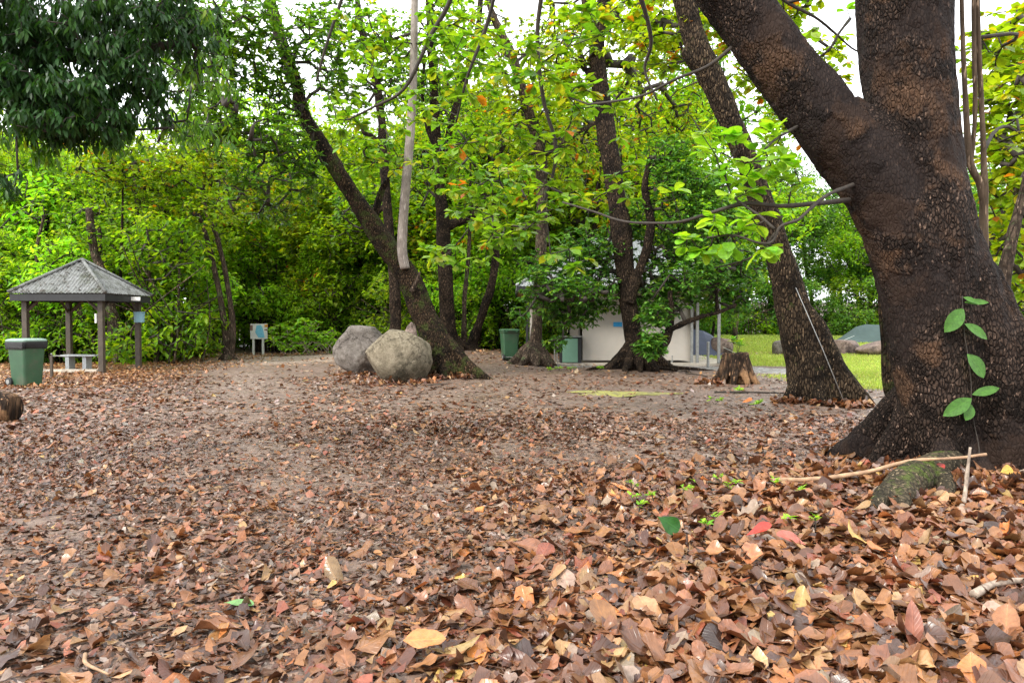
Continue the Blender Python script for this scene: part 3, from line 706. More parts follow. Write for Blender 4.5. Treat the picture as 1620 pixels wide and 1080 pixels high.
x_ = at(842, 560, 25.2)[0]; mb = MB(); mb.box((x_, 25.3, 1.33), (.16,.12,2.5)); mb.build("post", M['wall'], bl)
r0, r1, ry0, ry1 = .15, 7.7, 24.5, 31.6; re = 2.66; rp = 4.55
cr_ = [np.array([r0, ry0, re]), np.array([r1, ry0, re]), np.array([r1, ry1, re]), np.array([r0, ry1, re])]
ra, rb = np.array([r0+3.0, (ry0+ry1)/2, rp]), np.array([r1-3.0, (ry0+ry1)/2, rp])
mb = MB(); corrugated(mb, cr_[0], cr_[1], rb, ra, .11); corrugated(mb, cr_[1], cr_[2], rb, rb, .11); corrugated(mb, cr_[2], cr_[3], ra, rb, .11); corrugated(mb, cr_[3], cr_[0], ra, ra, .11)
ro = mb.build("roof", M['roof_pale'], bl, smooth=True)
for a, b in ((cr_[0],ra),(cr_[1],rb),(cr_[2],rb),(cr_[3],ra),(ra,rb)):
    mb = MB(); mb.tube([a+(0,0,.03), b+(0,0,.03)], [.05,.05], 8); mb.build("ridge_cap", M['roof_pale'], ro, smooth=True)
mb = MB(); mb.box(((r0+r1)/2, ry0+.03, re-.10), (r1-r0, .05, .17)); mb.build("gutter", M['fascia'], bl)
mb = MB(); mb.box((r0+.03, (ry0+ry1)/2, re-.10), (.05, ry1-ry0-.06, .17)); mb.build("gutter", M['fascia'], bl)
mb = MB(); mb.box((r1-.03, (ry0+ry1)/2, re-.10), (.05, ry1-ry0-.06, .17)); mb.build("gutter", M['fascia'], bl)
mb = MB(); mb.box(((r0+r1)/2, (ry0+ry1)/2, re-.165), (r1-r0-.12, ry1-ry0-.12, .03)); mb.build("soffit", M['soffit'], bl)
mb = MB(); mb.box((at(977,515,by0)[0], by0-.045, at(977,513,by0)[2]), (.30,.012,.16)); mb.build("door_sign", M['tarp'], bl, label="small blue notice on the cream wall, half hidden by leaves")
# cabinet
cpx = at(903, 575, 25.1); cb = thing("steel_cabinet", "light green panelled cabinet with dark frame left of the cream wall", "cabinet", gp(cpx[0], 25.25))
cw, ch_ = .62, .88
mb = MB(); mb.box((cpx[0], 25.3, .08+ch_/2), (cw+.1, .5, ch_)); mb.build("frame", M['fascia'], cb)
mb = MB(); mb.box((cpx[0]-.03, 25.04, .08+ch_/2-.01), (cw-.1, .03, ch_-.08)); mb.build("door", M['cabinet'], cb, bevel=.006)
mb = MB(); mb.box((cpx[0], 25.28, .08+ch_+.022), (cw+.16,.56,.04)); mb.build("top", M['steel'], cb)
for k in range(2):
    x_ = cpx[0]-.44-.09*k; mb = MB(); mb.box((x_, 25.5, .52), (.04,.04,.88)); o = mb.build("rail_post", M['steel']); setp(o, "slim grey upright rail standing left of the green cabinet", "post", "rail posts left of the green cabinet")
# bollards
for px_, py_, hh, lab in ((1120, 581, .82, "short grey steel bollard in the gravel beside the tent"),(1063, 577, .30, "tiny grey peg post at the foot of the cream wall")):
    q = G(px_, py_); mb = MB(); mb.tube([q+(0,0,-.05), q+(0,0,hh)], [.045,.045], 10); mb.tube([q+(0,0,hh+.001), q+(0,0,hh+.03)], [.055,.04], 10); o = mb.build("bollard", M['steel'], smooth=False); setp(o, lab, "bollard")

# ---- tents
def tent(name, label, px, py, Yd, w, d, h, mat, lean=0., rz=0.):
    p = at(px, py, Yd); p[2] = float(gz(p[0], p[1])); root = thing(name, label, "tent", p, rz=rz)
    n = 10; V = []; m_ = 8
    for a in range(m_+1):
        u = a/m_; x = (u-.5)*w; hh = h*(math.sin(PI*min(1, (u*.92+.06)))**.6 if lean == 0 else (min(1, u/.30)**.9 if u < .30 else 1-(u-.30)*.18))
        hh = max(.02, hh)
        for b in range(n+1):
            t = b/n*2-1; V.append((x, t*d/2*(1-.0*u), hh*(1-abs(t)**1.25)*(1-.05*math.cos(t*9)*.3)))
    Fc = [(a*(n+1)+b, (a+1)*(n+1)+b, (a+1)*(n+1)+b+1, a*(n+1)+b+1) for a in range(m_) for b in range(n)]
    Fc.append(tuple(range(n, -1, -1))); Fc.append(tuple(range(m_*(n+1), m_*(n+1)+n+1)))
    mb = MB(); mb.faces(V, Fc); mb.build("fly_sheet", mat, root, org=(0,0,0), smooth=False)
    for sx in (-1, 1):
        mb = MB(); mb.tube([(sx*w*.35, -d*.4, h*.35), (sx*w*.62, -d*.75, .02)], [.008,.008], 5); mb.build("guy_rope", M['white'], root, org=(0,0,0))
    return root
tent("tent", "grey-green ridge tent pitched on the lawn beyond the boulders", 1385, 537, 47, 5.0, 2.2, 1.15, M['tent_grey'], 1)
tent("tent", "dark blue dome tent at the right end of the toilet block", 1100, 562, 32, 2.6, 2.2, 1.15, M['tent_blue'])
q = at(1346, 537, 45.5); q[2] = float(gz(q[0], q[1])); mb = MB(); mb.box(q+(0,0,.06), (.7,.4,.13), .2, taper=.7); o = mb.build("tarpaulin", M['tarp'], bevel=.03); setp(o, "small bright blue folded tarpaulin on grass at the grey tent", "tarpaulin")

# ---- boulders
def boulder(label, px, py, Y, w, h, d, mat, seed, group=None, cuts=(), sub=5, rz=0, sq=2.4, amp=.12, bury=.12):
    p = at(px, py, Y); p = gp(p[0], Y)
    bm = bmesh.new(); bmesh.ops.create_icosphere(bm, subdivisions=sub, radius=1.0)
    V = np.array([v.co[:] for v in bm.verts])
    nn = np.abs(V)**sq; V = V/(nn.sum(1)**(1/sq))[:, None]
    for n_, k in cuts:
        n_ = np.array(n_, float); n_ /= np.linalg.norm(n_); dd = V@n_ - k; V = V - np.where(dd > 0, dd*.88, 0)[:, None]*n_
    V = V*(1 + amp*fbm(V*1.3+seed*7.3, 4, seed)[:, None]*.8 + .012*fbm(V*9, 3, seed+4)[:, None])
    V = V*np.array([w/2, d/2, h/2*(1+bury)]); 
    R = np.array(Matrix.Rotation(rz, 3, 'Z')); V = V@R.T; V[:, 2] += h/2*(1-bury)
    fc = [tuple(v.index for v in f.verts) for f in bm.faces]; bm.free()
    me = meshdata("boulder", V, fc); o = link("boulder", me, mat); o.location = tuple(p); setp(o, label, "boulder", group); return o
boulder("tan mossy rounded boulder in front, touching the leaning tree's foot", 630, 560, 17.9, 1.66, 1.28, 1.4, M['rock_tan'], 4, cuts=(((-.8,-.1,.75),.80),((.1,0,1),.9),((-.9,-.2,-.5),.74),((.5,.1,.9),.88)), amp=.06)
boulder("dark grey smooth boulder standing behind the tan one", 574, 560, 21.2, 1.62, 1.42, 1.4, M['rock_grey'], 9, cuts=(((-.85,-.1,.6),.90),((.8,0,.75),.84),((.1,0,1),.88),((-.9,-.1,-.3),.95),((-.5,-.1,-.9),.80),((0,-1,.3),.90)), amp=.08)
boulder("small pale rock showing between tan boulder and leaning trunk", 650, 540, 24, .5, 1.3, .5, M['rock_pink'], 3, sub=4)
boulder("round pinkish boulder on lawn between the two steel posts", 1140, 552, 31.5, 1.05, .78, .9, M['rock_pink'], 12, sub=4)
boulder("small round boulder at left foot of the right leaning tree", 1233, 560, 32.0, .62, .66, .6, M['rock_grey'], 5, sub=4)
boulder("long flat-topped pink boulder on lawn right of the leaning tree", 1330, 560, 32.5, 1.9, .74, 1.2, M['rock_pink'], 6, cuts=(((.1,-.05,1),.72),((-.2,-1,.15),.7),((-.9,-.3,.3),.8),((.8,-.4,.5),.72)), sub=4, amp=.07, sq=3.2)
boulder("wedge shaped pink-brown boulder partly behind the biggest trunk", 1388, 560, 31.5, 1.9, .72, 1.2, M['rock_pink'], 8, cuts=(((-.65,0,.85),.42),((.3,-.9,.3),.8)), sub=4, amp=.07)
boulder("low grey boulder behind the flat-topped pink one", 1294, 552, 37, 1.4, .55, .9, M['rock_grey'], 15, sub=4)
# ---- cut log at the left edge
lp = G(2, 667); lg = thing("cut_log", "dark weathered cut log with broken end at the left picture edge", "log", lp)
mb = MB(); P = np.array([lp+(-1.6,.15,.21), lp+(-.9,.1,.22), lp+(-.2,0,.215), lp+(.10,-.02,.21), lp+(.22,-.03,.20)])
q = crv(np.column_stack([P, [.22,.225,.22,.21,.17]]), 60)
mb.tube(q[:, :3], q[:, 3], 48, wob=.22, seed=3); mb.build("wood", M['stumpwood'], lg, smooth=True)

# ================================================================== HERO TREES
BIG = 7.55
def T_(rows, Y, n=20): return (trunk_pts(rows, Y), n)
# --- the biggest tree, right foreground
bp = gp(at(1500, 740, BIG)[0], BIG)
big = thing("large_tree", "biggest tree, thick forked dark trunk with buttress roots filling the right side", "tree", bp)
axis = np.array([bp[0]-.05, BIG, 0.])
tubes = [T_([(1500,800,150),(1494,700,118),(1487,620,132),(1480,540,150),(1474,480,156),(1466,410,156),(1458,340,152),(1450,260,142),(1442,150,140),(1436,60,144),(1428,-80,146),(1424,-260,140,7.7),(1436,-500,125,7.9)], BIG, 40),
         T_([(1490,720,100),(1482,640,122),(1474,560,132),(1464,490,134),(1448,425,130),(1425,355,122),(1398,305,116),(1358,252,106),(1314,200,104),(1258,128,98),(1210,64,98),(1160,-2,98),(1100,-80,100,7.4),(1060,-130,130,7.2),(930,-260,110,7.6),(800,-350,90,9.5),(640,-380,70,12)], 7.45, 40)]
fl = at(1374, 748, 7.6); fl[2] = 0.0; fr = np.array([5.45, 6.75, 0.]); ff = np.array([3.72, 6.55, 0.]); fr2 = np.array([5.1, 8.3, 0])
tubes.append(T_([(1352,152,12),(1360,184,56),(1378,232,110),(1400,300,120),(1430,380,90),(1450,440,30)], 7.5, 16))
tubes.append(T_([(1505,300,44),(1518,380,64),(1535,460,88),(1555,540,104),(1572,640,112),(1580,740,110)], 7.45, 16))
tubes += fan(fl, axis+np.array([-.30,.02,0]), 1.12, .12, .06, 7)
tubes += fan(fr, axis+np.array([.42,-.12,0]), 2.1, .17, .15, 8)
tubes += fan(fr+np.array([.25,-.2,0]), axis+np.array([.5,-.2,0]), 1.5, .2, .12, 5)
tubes += fan(fr2, axis+np.array([.3,.2,0]), 1.2, .2, .12, 4)
tubes += fan(np.array([3.55, 8.2, 0]), axis+np.array([-.2,.3,0]), .9, .2, .1, 4)
tubes += fan(np.array([axis[0]-.30, 6.95, 0]), axis+np.array([-.14,-.2,0]), .8, .13, .08, 4)
tubes += fan(np.array([axis[0]+.12, 6.9, 0]), axis+np.array([.05,-.2,0]), .5, .12, .07, 4)
trunk_big = sculpt("trunk", tubes, .016, M['bark_big'], big, bark=.009, freq=16, smooth=6)

rt = [at(1500,742,7.0), at(1455,752,6.75), at(1420,780,6.4), at(1395,812,6.05)]
rts = [([(*at(1512,728,7.1),.10),(*at(1470,742,6.8),.14),(*at(1440,762,6.45),.15),(*at(1408,786,6.1),.115),(*at(1385,800,5.95),.07)],20),
       ([(*at(1440,765,6.3),.10),(*at(1428,790,5.95),.085),(*at(1422,822,5.7),.05)],14),
       ([(*at(1405,785,6.0),.09),(*at(1385,805,5.8),.07),(*at(1376,824,5.65),.045)],14),
       ([(*at(1480,745,6.75),.11),(*at(1495,765,6.45),.08),(*at(1497,796,6.2),.04)],14),
       ([(*at(1400,790,6.1),.06),(*at(1350,800,6.1),.05),(*at(1300,806,6.1),.02)],14)]
sculpt("surface_root", rts, .012, M['moss'], big, bark=.004, freq=20, smooth=3).__setitem__("label", "moss covered surface root reaching forward")
from mathutils.bvhtree import BVHTree
_me = trunk_big.data; _o = Vector(big.location); _bv = BVHTree.FromPolygons([v.co+_o for v in _me.vertices], [tuple(p.vertices) for p in _me.polygons])
def on_bark(px, py, off):
    r = Vector(ray(px, py)).normalized(); h = _bv.ray_cast(Vector((0,0,EYE)), r)
    return np.array(h[0] - r*off) if h[0] is not None else at(px, py, 6.9)
# branches with broad bright leaves
sk = Skel()
up = trunk_pts([(1100,-80,60,7.4),(1060,-130,60,7.2),(930,-260,60,7.6),(800,-350,50,9.5),(640,-380,40,12)], 7.4); sk.limb(up)
hand = []
def hb(rows, w=(10, 3), snap=False):
    n_ = len(rows); pts = []
    for k, r in enumerate(rows): pts.append((*at(r[0], r[1], r[2]), pxm((w[0]+(w[1]-w[0])*k/(n_-1))/2, r[2])))
    if snap:
        for k in (0, 1): p_ = on_bark(rows[k][0], rows[k][1], (-.10, -.01)[k]); pts[k] = (*p_, pts[k][3])
    q = crv(pts, n_*4); hand.append(q); sk.limb([tuple(v) for v in q[2:]]); return q
hb([(1372,312,7.5),(1345,316,7.25),(1290,322,7.0),(1235,326,6.9),(1180,322,6.9),(1130,335,7.0),(1080,350,7.2),(1035,353,7.4),(985,350,7.6),(940,335,7.8),(890,320,8.0)], (9,2.5), True)
hb([(1380,280,7.5),(1350,292,7.2),(1310,308,6.9),(1282,330,6.7),(1262,348,6.6),(1235,358,6.6),(1222,382,6.6),(1200,384,6.6),(1160,372,6.7),(1118,376,6.8)], (7,2.5), True)
hb([(1235,358,6.6),(1200,400,6.7),(1170,414,6.8),(1130,424,6.9)], (5,2))
hb([(1225,362,6.6),(1200,340,6.7),(1160,310,6.8),(1148,270,6.9),(1165,235,6.9)], (5,2))
hb([(1158,75,7.4),(1120,105,7.5),(1070,125,7.8),(1020,150,8.2),(975,160,8.8),(930,165,9.4)], (6,3))
hb([(1285,190,7.4),(1262,200,7.2),(1225,222,6.9),(1200,250,6.8),(1180,280,6.8)], (6,2), True)
hb([(930,-200,8),(1000,-40,8.5),(1030,60,8.8),(1020,110,9.0),(1040,160,9.0)], (10,3))
hb([(800,-300,9.8),(790,-60,10.4),(770,40,10.8),(740,120,11),(720,200,11.4)], (9,3))
hb([(860,-250,9),(860,-50,10),(850,60,10.4),(860,160,10.6),(880,240,10.8),(860,320,11),(830,360,11)], (9,3))
hb([(760,-200,11),(720,-20,11.5),(680,60,11.8),(640,140,12),(590,170,12.2),(550,190,12.4)], (9,3))
hb([(640,-330,12),(560,-60,12.5),(520,60,12.8),(500,130,13)], (9,3))
hb([(1200,-30,8.3),(1245,4,8.4),(1290,28,8.4),(1320,52,8.5),(1350,78,8.6),(1380,90,8.8)], (6,2))
hb([(1290,95,8.6),(1312,78,8.5),(1328,52,8.5),(1345,30,8.6)], (3,5))
hb([(1245,4,8.4),(1300,-8,8.3),(1340,-25,8.3)], (5,3))
near = [(1285,48,8.5,12,8,1,.1),(1340,20,8.6,14,10,1,.1),(1120,225,6.9,34,12,3,.25),(1175,215,6.9,30,18,4,.25),(1240,215,6.9,34,18,4,.25),(1150,262,6.8,40,18,5,.3),(1225,262,6.8,45,22,6,.3),(1190,300,6.8,45,20,5,.3),(1120,352,6.8,34,18,4,.3),(1185,355,6.7,40,16,4,.25),(1090,378,6.9,24,14,3,.2),(1140,395,6.8,34,14,4,.2),(1205,392,6.7,28,14,3,.2),(1060,300,7.1,20,10,1,.2),(1250,300,6.8,20,20,2,.2)]
mid_ = [(870,110,10.5,80,45,18,1.0),(930,150,10,60,40,10,.8),(760,110,11,70,55,16,1.0),(850,230,10.8,80,50,16,1.0),(720,60,11.5,60,40,10,.8),(740,230,11.5,70,50,14,1.),(610,160,12.3,60,50,14,1.),(540,190,12.6,50,40,8,.8),(880,320,10.8,70,40,14,1.0),(820,350,11,60,40,12,.8),(930,40,9.5,60,40,7,.7),(990,260,10,40,60,6,.6),(740,330,11.5,60,35,8,1),(700,400,11.5,40,30,6,.8),(780,400,11,50,40,7,.8),(900,400,11,50,35,5,.8),(690,150,11.6,60,60,9,1),(560,80,12.6,60,50,8,1)]
BD = 1.0; tg1 = blob_pts(near); BD = 1.25; tg2 = blob_pts(mid_); tg = np.concatenate([tg1, tg2]); nn = len(tg1); BD = 2.4
tips = sk.grow(tg, .35, .03, .12)
mb = MB(); sk.emit(mb, 1, .0045, .42)
for q in hand: mb.tube(q[:, :3], q[:, 3], 8, 1, wob=.15, seed=5)
ids = [tips[k] for k in range(len(tg))]; td = tipdirs(sk, ids)
rosettes(mb, tg[:nn], td[:nn], 'whorl', .185, 6, 'lime', THF, W=.60, bend=.22)
rosettes(mb, tg[nn:], td[nn:], 'whorl', .20, 8, 'almond', TM, W=.56)
# extra half-way whorls
ex = np.array([sk.P[i] for i in range(len(sk.P)) if sk.fix[i] is None and rng.random() < .30 and sk.P[i][1] > 9]); rosettes(mb, ex, rand_dir(len(ex)), 'whorl', .19, 5, 'almond', TM, W=.56)
finish_crown(mb, big, M['leaf_vein'], uv=True)

TS = .84
# --- right leaning tree with buttress
RL = 13.9; b_ = gp(at(1290,636,RL)[0], RL)
rl = thing("leaning_tree", "dark tree leaning left with wide buttress foot, right of the cut stump", "tree", b_)
tubes = [T_([(1298,660,92),(1284,600,88),(1268,540,70),(1252,480,62),(1237,420,54),(1220,360,48),(1198,300,45),(1176,240,43),(1150,180,43),(1124,120,46),(1102,70,42),(1084,0,40),(1066,-80,36),(1052,-200,32)], RL, 44),
         T_([(1118,110,40),(1092,88,30),(1078,82,14)], RL, 8)]
ax = np.array([b_[0]-.05, RL, 0.])
tubes += fan(at(1382,640,13.4)*[1,1,0], ax+np.array([-.05,-.15,0]), 1.75, .2, .08, 6)
tubes += fan(at(1340,640,14.6)*[1,1,0], ax+np.array([.0,.1,0]), 1.3, .2, .1, 4)
tubes += fan(at(1240,636,13.7)*[1,1,0], ax+np.array([-.12,-.05,0]), 1.0, .2, .07, 4)
tubes += fan(at(1302,656,13.2)*[1,1,0], ax+np.array([-.02,-.15,0]), .75, .18, .06, 4)
tubes += fan(np.array([ax[0]+.2, 15.3, 0]), ax+np.array([0,.2,0]), 1.2, .2, .08, 4)
sculpt("trunk", tubes, .022, M['bark_lean'], rl, bark=.010, freq=9, smooth=3, zs=.3)
def crown_for(root, seeds, blobs, L, per, palname, kind='whorl', T=TL, leafmat=None, rmin=.008, W=.5, step=.6, name="crown", extra=None, uv=False):
    sk = Skel(); 
    for s_ in seeds: sk.limb(s_)
    tg = blob_pts(blobs); tips = sk.grow(tg, step, .04, .12); mb = MB(); sk.emit(mb, 1, rmin, .42)
    ids = [tips[k] for k in range(len(tg))]; rosettes(mb, tg, tipdirs(sk, ids), kind, L, per, palname, T, W=W)
    if extra: extra(mb)
    return finish_crown(mb, root, leafmat or M['leaf'], name=name, uv=uv)
crown_for(rl, [trunk_pts([(1128,120,30),(1102,70,30),(1080,0,30),(1062,-80,30),(1050,-200,30)], RL), trunk_pts([(1062,-80,20),(1150,-120,16),(1250,-60,12,15),(1290,60,8,16),(1300,140,8,16)], RL)],
  [(1060,60,15,60,60,30,1.2),(1010,30,16,60,60,30,1.5),(1240,20,15,60,60,40,1.5),(1290,130,16.5,45,80,26,1.4),(1150,20,15,50,50,30,1.3),(1210,110,15.5,50,50,22,1.3),(1250,190,16,50,40,18,1.2)], .2, 9, 'yellow', T=TM, W=.6)

TS = .74
# --- fig tree in the middle
FG = 21.6; b_ = gp(at(1008,588,FG)[0], FG)
fg = thing("fig_tree", "dense dark-leaved tree with flared root base in front of the cream wall", "tree", b_)
tubes = [T_([(1012,600,62),(1008,560,52),(1000,520,40),(992,470,38),(988,420,40),(984,370,42),(975,310,40),(966,250,38),(957,190,38),(948,130,36),(943,80,34),(950,30,30),(958,-30,28),(962,-120,24)], FG, 44),
         T_([(945,90,26),(936,50,22),(928,10,20),(918,-60,18)], FG, 12), T_([(950,140,20),(930,115,14),(915,92,9)], FG, 8),
         T_([(996,480,22),(1010,430,20),(1024,390,20),(1030,350,18),(1020,300,14),(1028,250,10)], FG-.2, 16),
         T_([(1025,560,24),(1040,540,17),(1060,522,12),(1085,510,10),(1112,500,8),(1137,494,8),(1165,482,6)], FG-.5, 18),
         T_([(1136,494,8),(1134,460,7),(1142,420,7),(1160,385,6),(1172,350,5)], FG-.5, 12),
         T_([(1022,570,40),(1052,540,20),(1062,500,14),(1060,460,10)], FG-.3, 12)]
ax = np.array([b_[0], FG, 0.])
for ang, rr, hh in ((200,1.05,1.1),(235,.9,.9),(268,.85,.8),(300,.95,.9),(335,1.15,1.1),(10,1.2,1.0),(60,1.,1),(120,1.,1),(165,1.0,1.0)):
    a_ = math.radians(ang); f_ = ax+np.array([math.cos(a_)*rr, math.sin(a_)*rr, float(b_[2])]); tubes += fan(f_, ax+np.array([math.cos(a_)*.2, math.sin(a_)*.2, 0]), hh, .16, .06, 4)
for ang, rr in ((345,2.2),(320,1.7),(200,1.8),(250,1.5)):
    a_ = math.radians(ang); e = ax+np.array([math.cos(a_)*rr, math.sin(a_)*rr, b_[2]-.02]); m_ = ax+np.array([math.cos(a_-.15)*rr*.6, math.sin(a_-.15)*rr*.6, b_[2]+.05]); tubes.append(([(*(ax+np.array([0,0,.2])),.1),(*m_,.05),(*e,.02)],14))
sculpt("trunk", tubes, .024, M['bark'], fg, bark=.010, freq=9, smooth=2, zs=.35)
figseeds = [trunk_pts([(988,420,20),(984,370,20),(975,310,20),(966,250,20),(957,190,20)], FG), trunk_pts([(1010,430,20),(1024,390,20),(1030,350,18),(1020,300,14),(1028,250,10)], FG-.2),
            trunk_pts([(1060,522,10),(1085,510,10),(1112,500,10),(1137,494,8),(1134,460,7),(1142,420,7),(1160,385,6)], FG-.5),
            trunk_pts([(990,440,16),(960,462,12),(925,472,9),(890,476,7),(860,480,5)], FG-1.2), trunk_pts([(1050,545,10),(1040,500,8),(1035,470,6)], FG-1.0)]
BD = 2.7
BD = 3.7
crown_for(fg, figseeds,
  [(880,420,22.0,60,32,40,.8),(930,390,22.0,50,35,34,.8),(850,445,21,30,25,16,.6),(930,485,22.0,60,16,26,.6),(1000,350,22.0,45,40,40,.8),(930,450,22.0,70,40,80,.9),(870,470,22.0,50,30,40,.8),(960,400,22.0,50,35,45,.8),(1040,470,22.0,60,40,85,.8),(1030,545,20.5,26,24,30,.3),(1110,440,22.0,60,45,85,.9),(1160,430,22.0,50,45,60,.9),(1090,370,22.0,60,45,70,1.),(1080,300,21,55,50,65,1.),(1130,350,21,50,40,50,.9),(1050,420,22.0,40,40,50,.7),(1170,480,22.0,30,25,22,.6),(905,500,22.0,50,20,30,.6),(880,540,22.0,20,14,8,.4),(1035,500,20.7,30,25,25,.4),(1110,430,20.4,50,35,40,.6),(905,460,20.8,50,25,30,.5),(1060,250,21.5,50,35,35,1.),(1120,290,21.5,40,30,25,1),(820,500,21,22,14,8,.4)],
    .18, 9, 'fig', T=TE, leafmat=M['leaf_dark'], W=.42, rmin=.007)
BD = 2.4
crown_for(fg, [trunk_pts([(943,80,20),(950,30,20),(958,-30,20),(962,-120,20)], FG)], [(900,30,26,60,40,40,2),(1010,160,26,60,60,60,2),(1060,200,27,60,50,50,2),(1100,180,26,45,60,45,2),(1040,60,26,60,60,60,2),(1110,30,27,60,40,40,2),(1190,60,27,40,60,30,2),(880,100,27,50,60,40,2),(920,50,21,50,50,30,1.3),(1000,90,22,50,60,34,1.5),(985,20,22,60,50,40,1.5),(890,120,22,40,50,22,1.3)], .19, 8, 'yellow', T=TL, name="upper_crown", W=.6)

TS = .70
# --- left leaning tree with pale upright limb
LL = 18.8; b_ = gp(at(705,598,LL)[0], LL)
ll = thing("leaning_tree", "mossy tree leaning left over the boulders with a smooth pale upright limb", "tree", b_)
tubes = [T_([(716,610,70),(704,580,72),(690,540,66),(672,500,58),(655,460,54),(634,420,52),(608,385,50),(578,340,40),(552,300,36),(528,262,34),(502,218,32),(480,180,30),(468,130,28),(450,80,27),(432,20,26),(418,-60,24),(400,-180,20)], LL, 50),
         T_([(590,352,18),(604,300,14),(618,280,9)], LL+.3, 6)]
ax = np.array([b_[0]-.1, LL, 0.]); 
tubes += fan(at(783,606,18.3)*[1,1,0]+np.array([0,0,.03]), ax+np.array([.0,-.05,0]), 1.3, .18, .05, 6)
tubes += fan(at(650,600,18.2)*[1,1,0], ax+np.array([-.1,-.1,0]), .8, .17, .07, 4)
tubes += fan(at(708,612,17.9)*[1,1,0], ax+np.array([.0,-.1,0]), .75, .15, .06, 4)
tubes += fan(np.array([ax[0]+.4, 19.9, 0]), ax+np.array([.1,.1,0]), .9, .18, .07, 4)
sculpt("trunk", tubes, .022, M['bark_left'], ll, bark=.010, freq=9, smooth=3, zs=.35)
TS = .92
mb = MB(); q = crv(trunk_pts([(641,425,16),(637,405,17),(636,380,17),(640,320,16),(645,260,16),(650,200,15),(653,140,14),(655,70,13),(656,0,12),(657,-80,11),(660,-180,9)], LL-.35), 50)
mb.tube(q[:, :3], q[:, 3], 16, wob=.03, seed=2); mb.build("pale_limb", M['bark_pale'], ll, smooth=True)
mb = MB(); q = crv(trunk_pts([(650,462,9),(657,450,7),(661,440,5),(664,430,3)], LL-.4), 14); mb.tube(q[:, :3], q[:, 3], 10); mb.build("broken_stub", M['bark_grey'], ll, smooth=True)
crown_for(ll, [trunk_pts([(530,262,20),(508,222,20),(488,180,20),(468,130,20),(450,80,20),(432,20,20),(418,-60,20),(400,-180,16)], LL),
               trunk_pts([(418,-60,14),(350,-40,12,17),(340,60,9,16.5),(365,150,7,16),(400,200,6,16)], LL), trunk_pts([(508,222,8),(470,260,6),(420,320,5,17.5),(370,335,4,17)], LL)],
  [(300,130,17.5,50,50,50,1.),(330,210,17.2,50,40,40,1.),(470,240,18,40,50,34,1.),(260,60,18,50,60,50,1.2),(400,40,17,60,50,75,1.3),(360,110,16.8,50,60,55,1.),(440,130,18,50,60,60,1.),(500,60,18.5,50,50,50,1.2),(420,220,17,50,40,48,1.),(480,290,17.8,40,40,28,.8),(350,190,16.6,40,40,34,.8),(390,290,17,45,35,30,.8),(540,120,19,40,50,30,1.),(330,50,16.8,40,50,50,1.),(430,340,17.6,40,18,14,.6)],
  .19, 9, 'mid', T=TE, W=.34)
pl = trunk_pts([(650,200,8),(653,140,8),(655,70,8),(656,0,8),(657,-80,8)], LL-.35)
mb0 = []
crown_for(ll, [pl, trunk_pts([(654,200,6),(700,225,5,17.8),(740,250,4,17.4),(790,285,3,17),(835,320,2,16.6)], LL), trunk_pts([(655,52,6),(700,45,5,17.6),(750,65,4,17),(800,90,3,16.5)], LL), trunk_pts([(650,200,6),(610,205,5,18.4),(575,240,4,18.3),(540,260,3,18.2)], LL)],
  [(700,30,17.8,50,40,20,1.),(780,300,17.2,60,40,26,1.),(700,260,17.6,50,40,18,.9),(600,60,18.5,50,50,24,1.),(600,250,18.2,40,35,14,.8),(760,80,17,50,40,16,.9)], .24, 7, 'almond', T=TM, name="pale_limb_crown", W=.56)

TS = .70
# --- tree behind (slim, right of the green bin)
def mid_tree(name, label, rows, Y, mat, flare, extra=(), blobs=(), seeds=(), L=.19, per=9, palname='yellow', T=TL, vox=.028, kind='whorl', W=.55, group=None, bark=.01):
    x0 = at(rows[0][0], rows[0][1], Y)[0]; b_ = gp(x0, Y); root = thing(name, label, "tree", b_, group)
    tubes = [(trunk_pts(rows, Y), 36)] + [(trunk_pts(r, Y), 16) for r in extra]
    ax = np.array([b_[0], Y, b_[2]])
    for k in range(flare[0]):
        a_ = 2*PI*k/flare[0] + .4*math.sin(k*7+Y); rr = flare[1]*(.8+.4*random.random())
        tubes += fan(ax+np.array([math.cos(a_)*rr, math.sin(a_)*rr, 0]), ax+np.array([math.cos(a_)*rr*.15, math.sin(a_)*rr*.15, 0]), flare[2], flare[1]*.3, .05, 3)
    sculpt("trunk", tubes, vox, mat, root, bark=bark, freq=8, smooth=2, zs=.3)
    if blobs:
        crown_for(root, [trunk_pts(s_, Y) for s_ in seeds], blobs, L, per, palname, kind=kind, T=T, W=W)
    return root
mid_tree("forest_tree", "tree with light ridged bark and forked top, between green bin and cabinet",
  [(846,585,36),(847,560,30),(850,500,26),(853,440,25),(857,370,25),(858,300,26),(854,240,26),(838,185,24),(826,140,23),(814,100,22),(796,60,20),(778,20,18),(765,-30,18),(750,-120,16)], 24, M['bark_grey'], (7,.85,.7),
  extra=([(856,245,18),(880,232,16),(905,215,14),(935,198,11),(960,185,8)],),
  blobs=[(800,160,24,60,60,60,1.6),(880,180,24,60,50,55,1.6),(760,60,24,50,60,40,1.6),(860,60,25,60,40,30,1.6),(900,260,24.5,50,50,45,1.4),(820,270,24.5,50,50,45,1.4)], seeds=[[(857,300,10),(854,240,10),(838,185,10),(814,100,10),(778,20,10),(750,-120,10)],[(880,232,10),(935,198,9),(960,185,8)]])
TS = .72
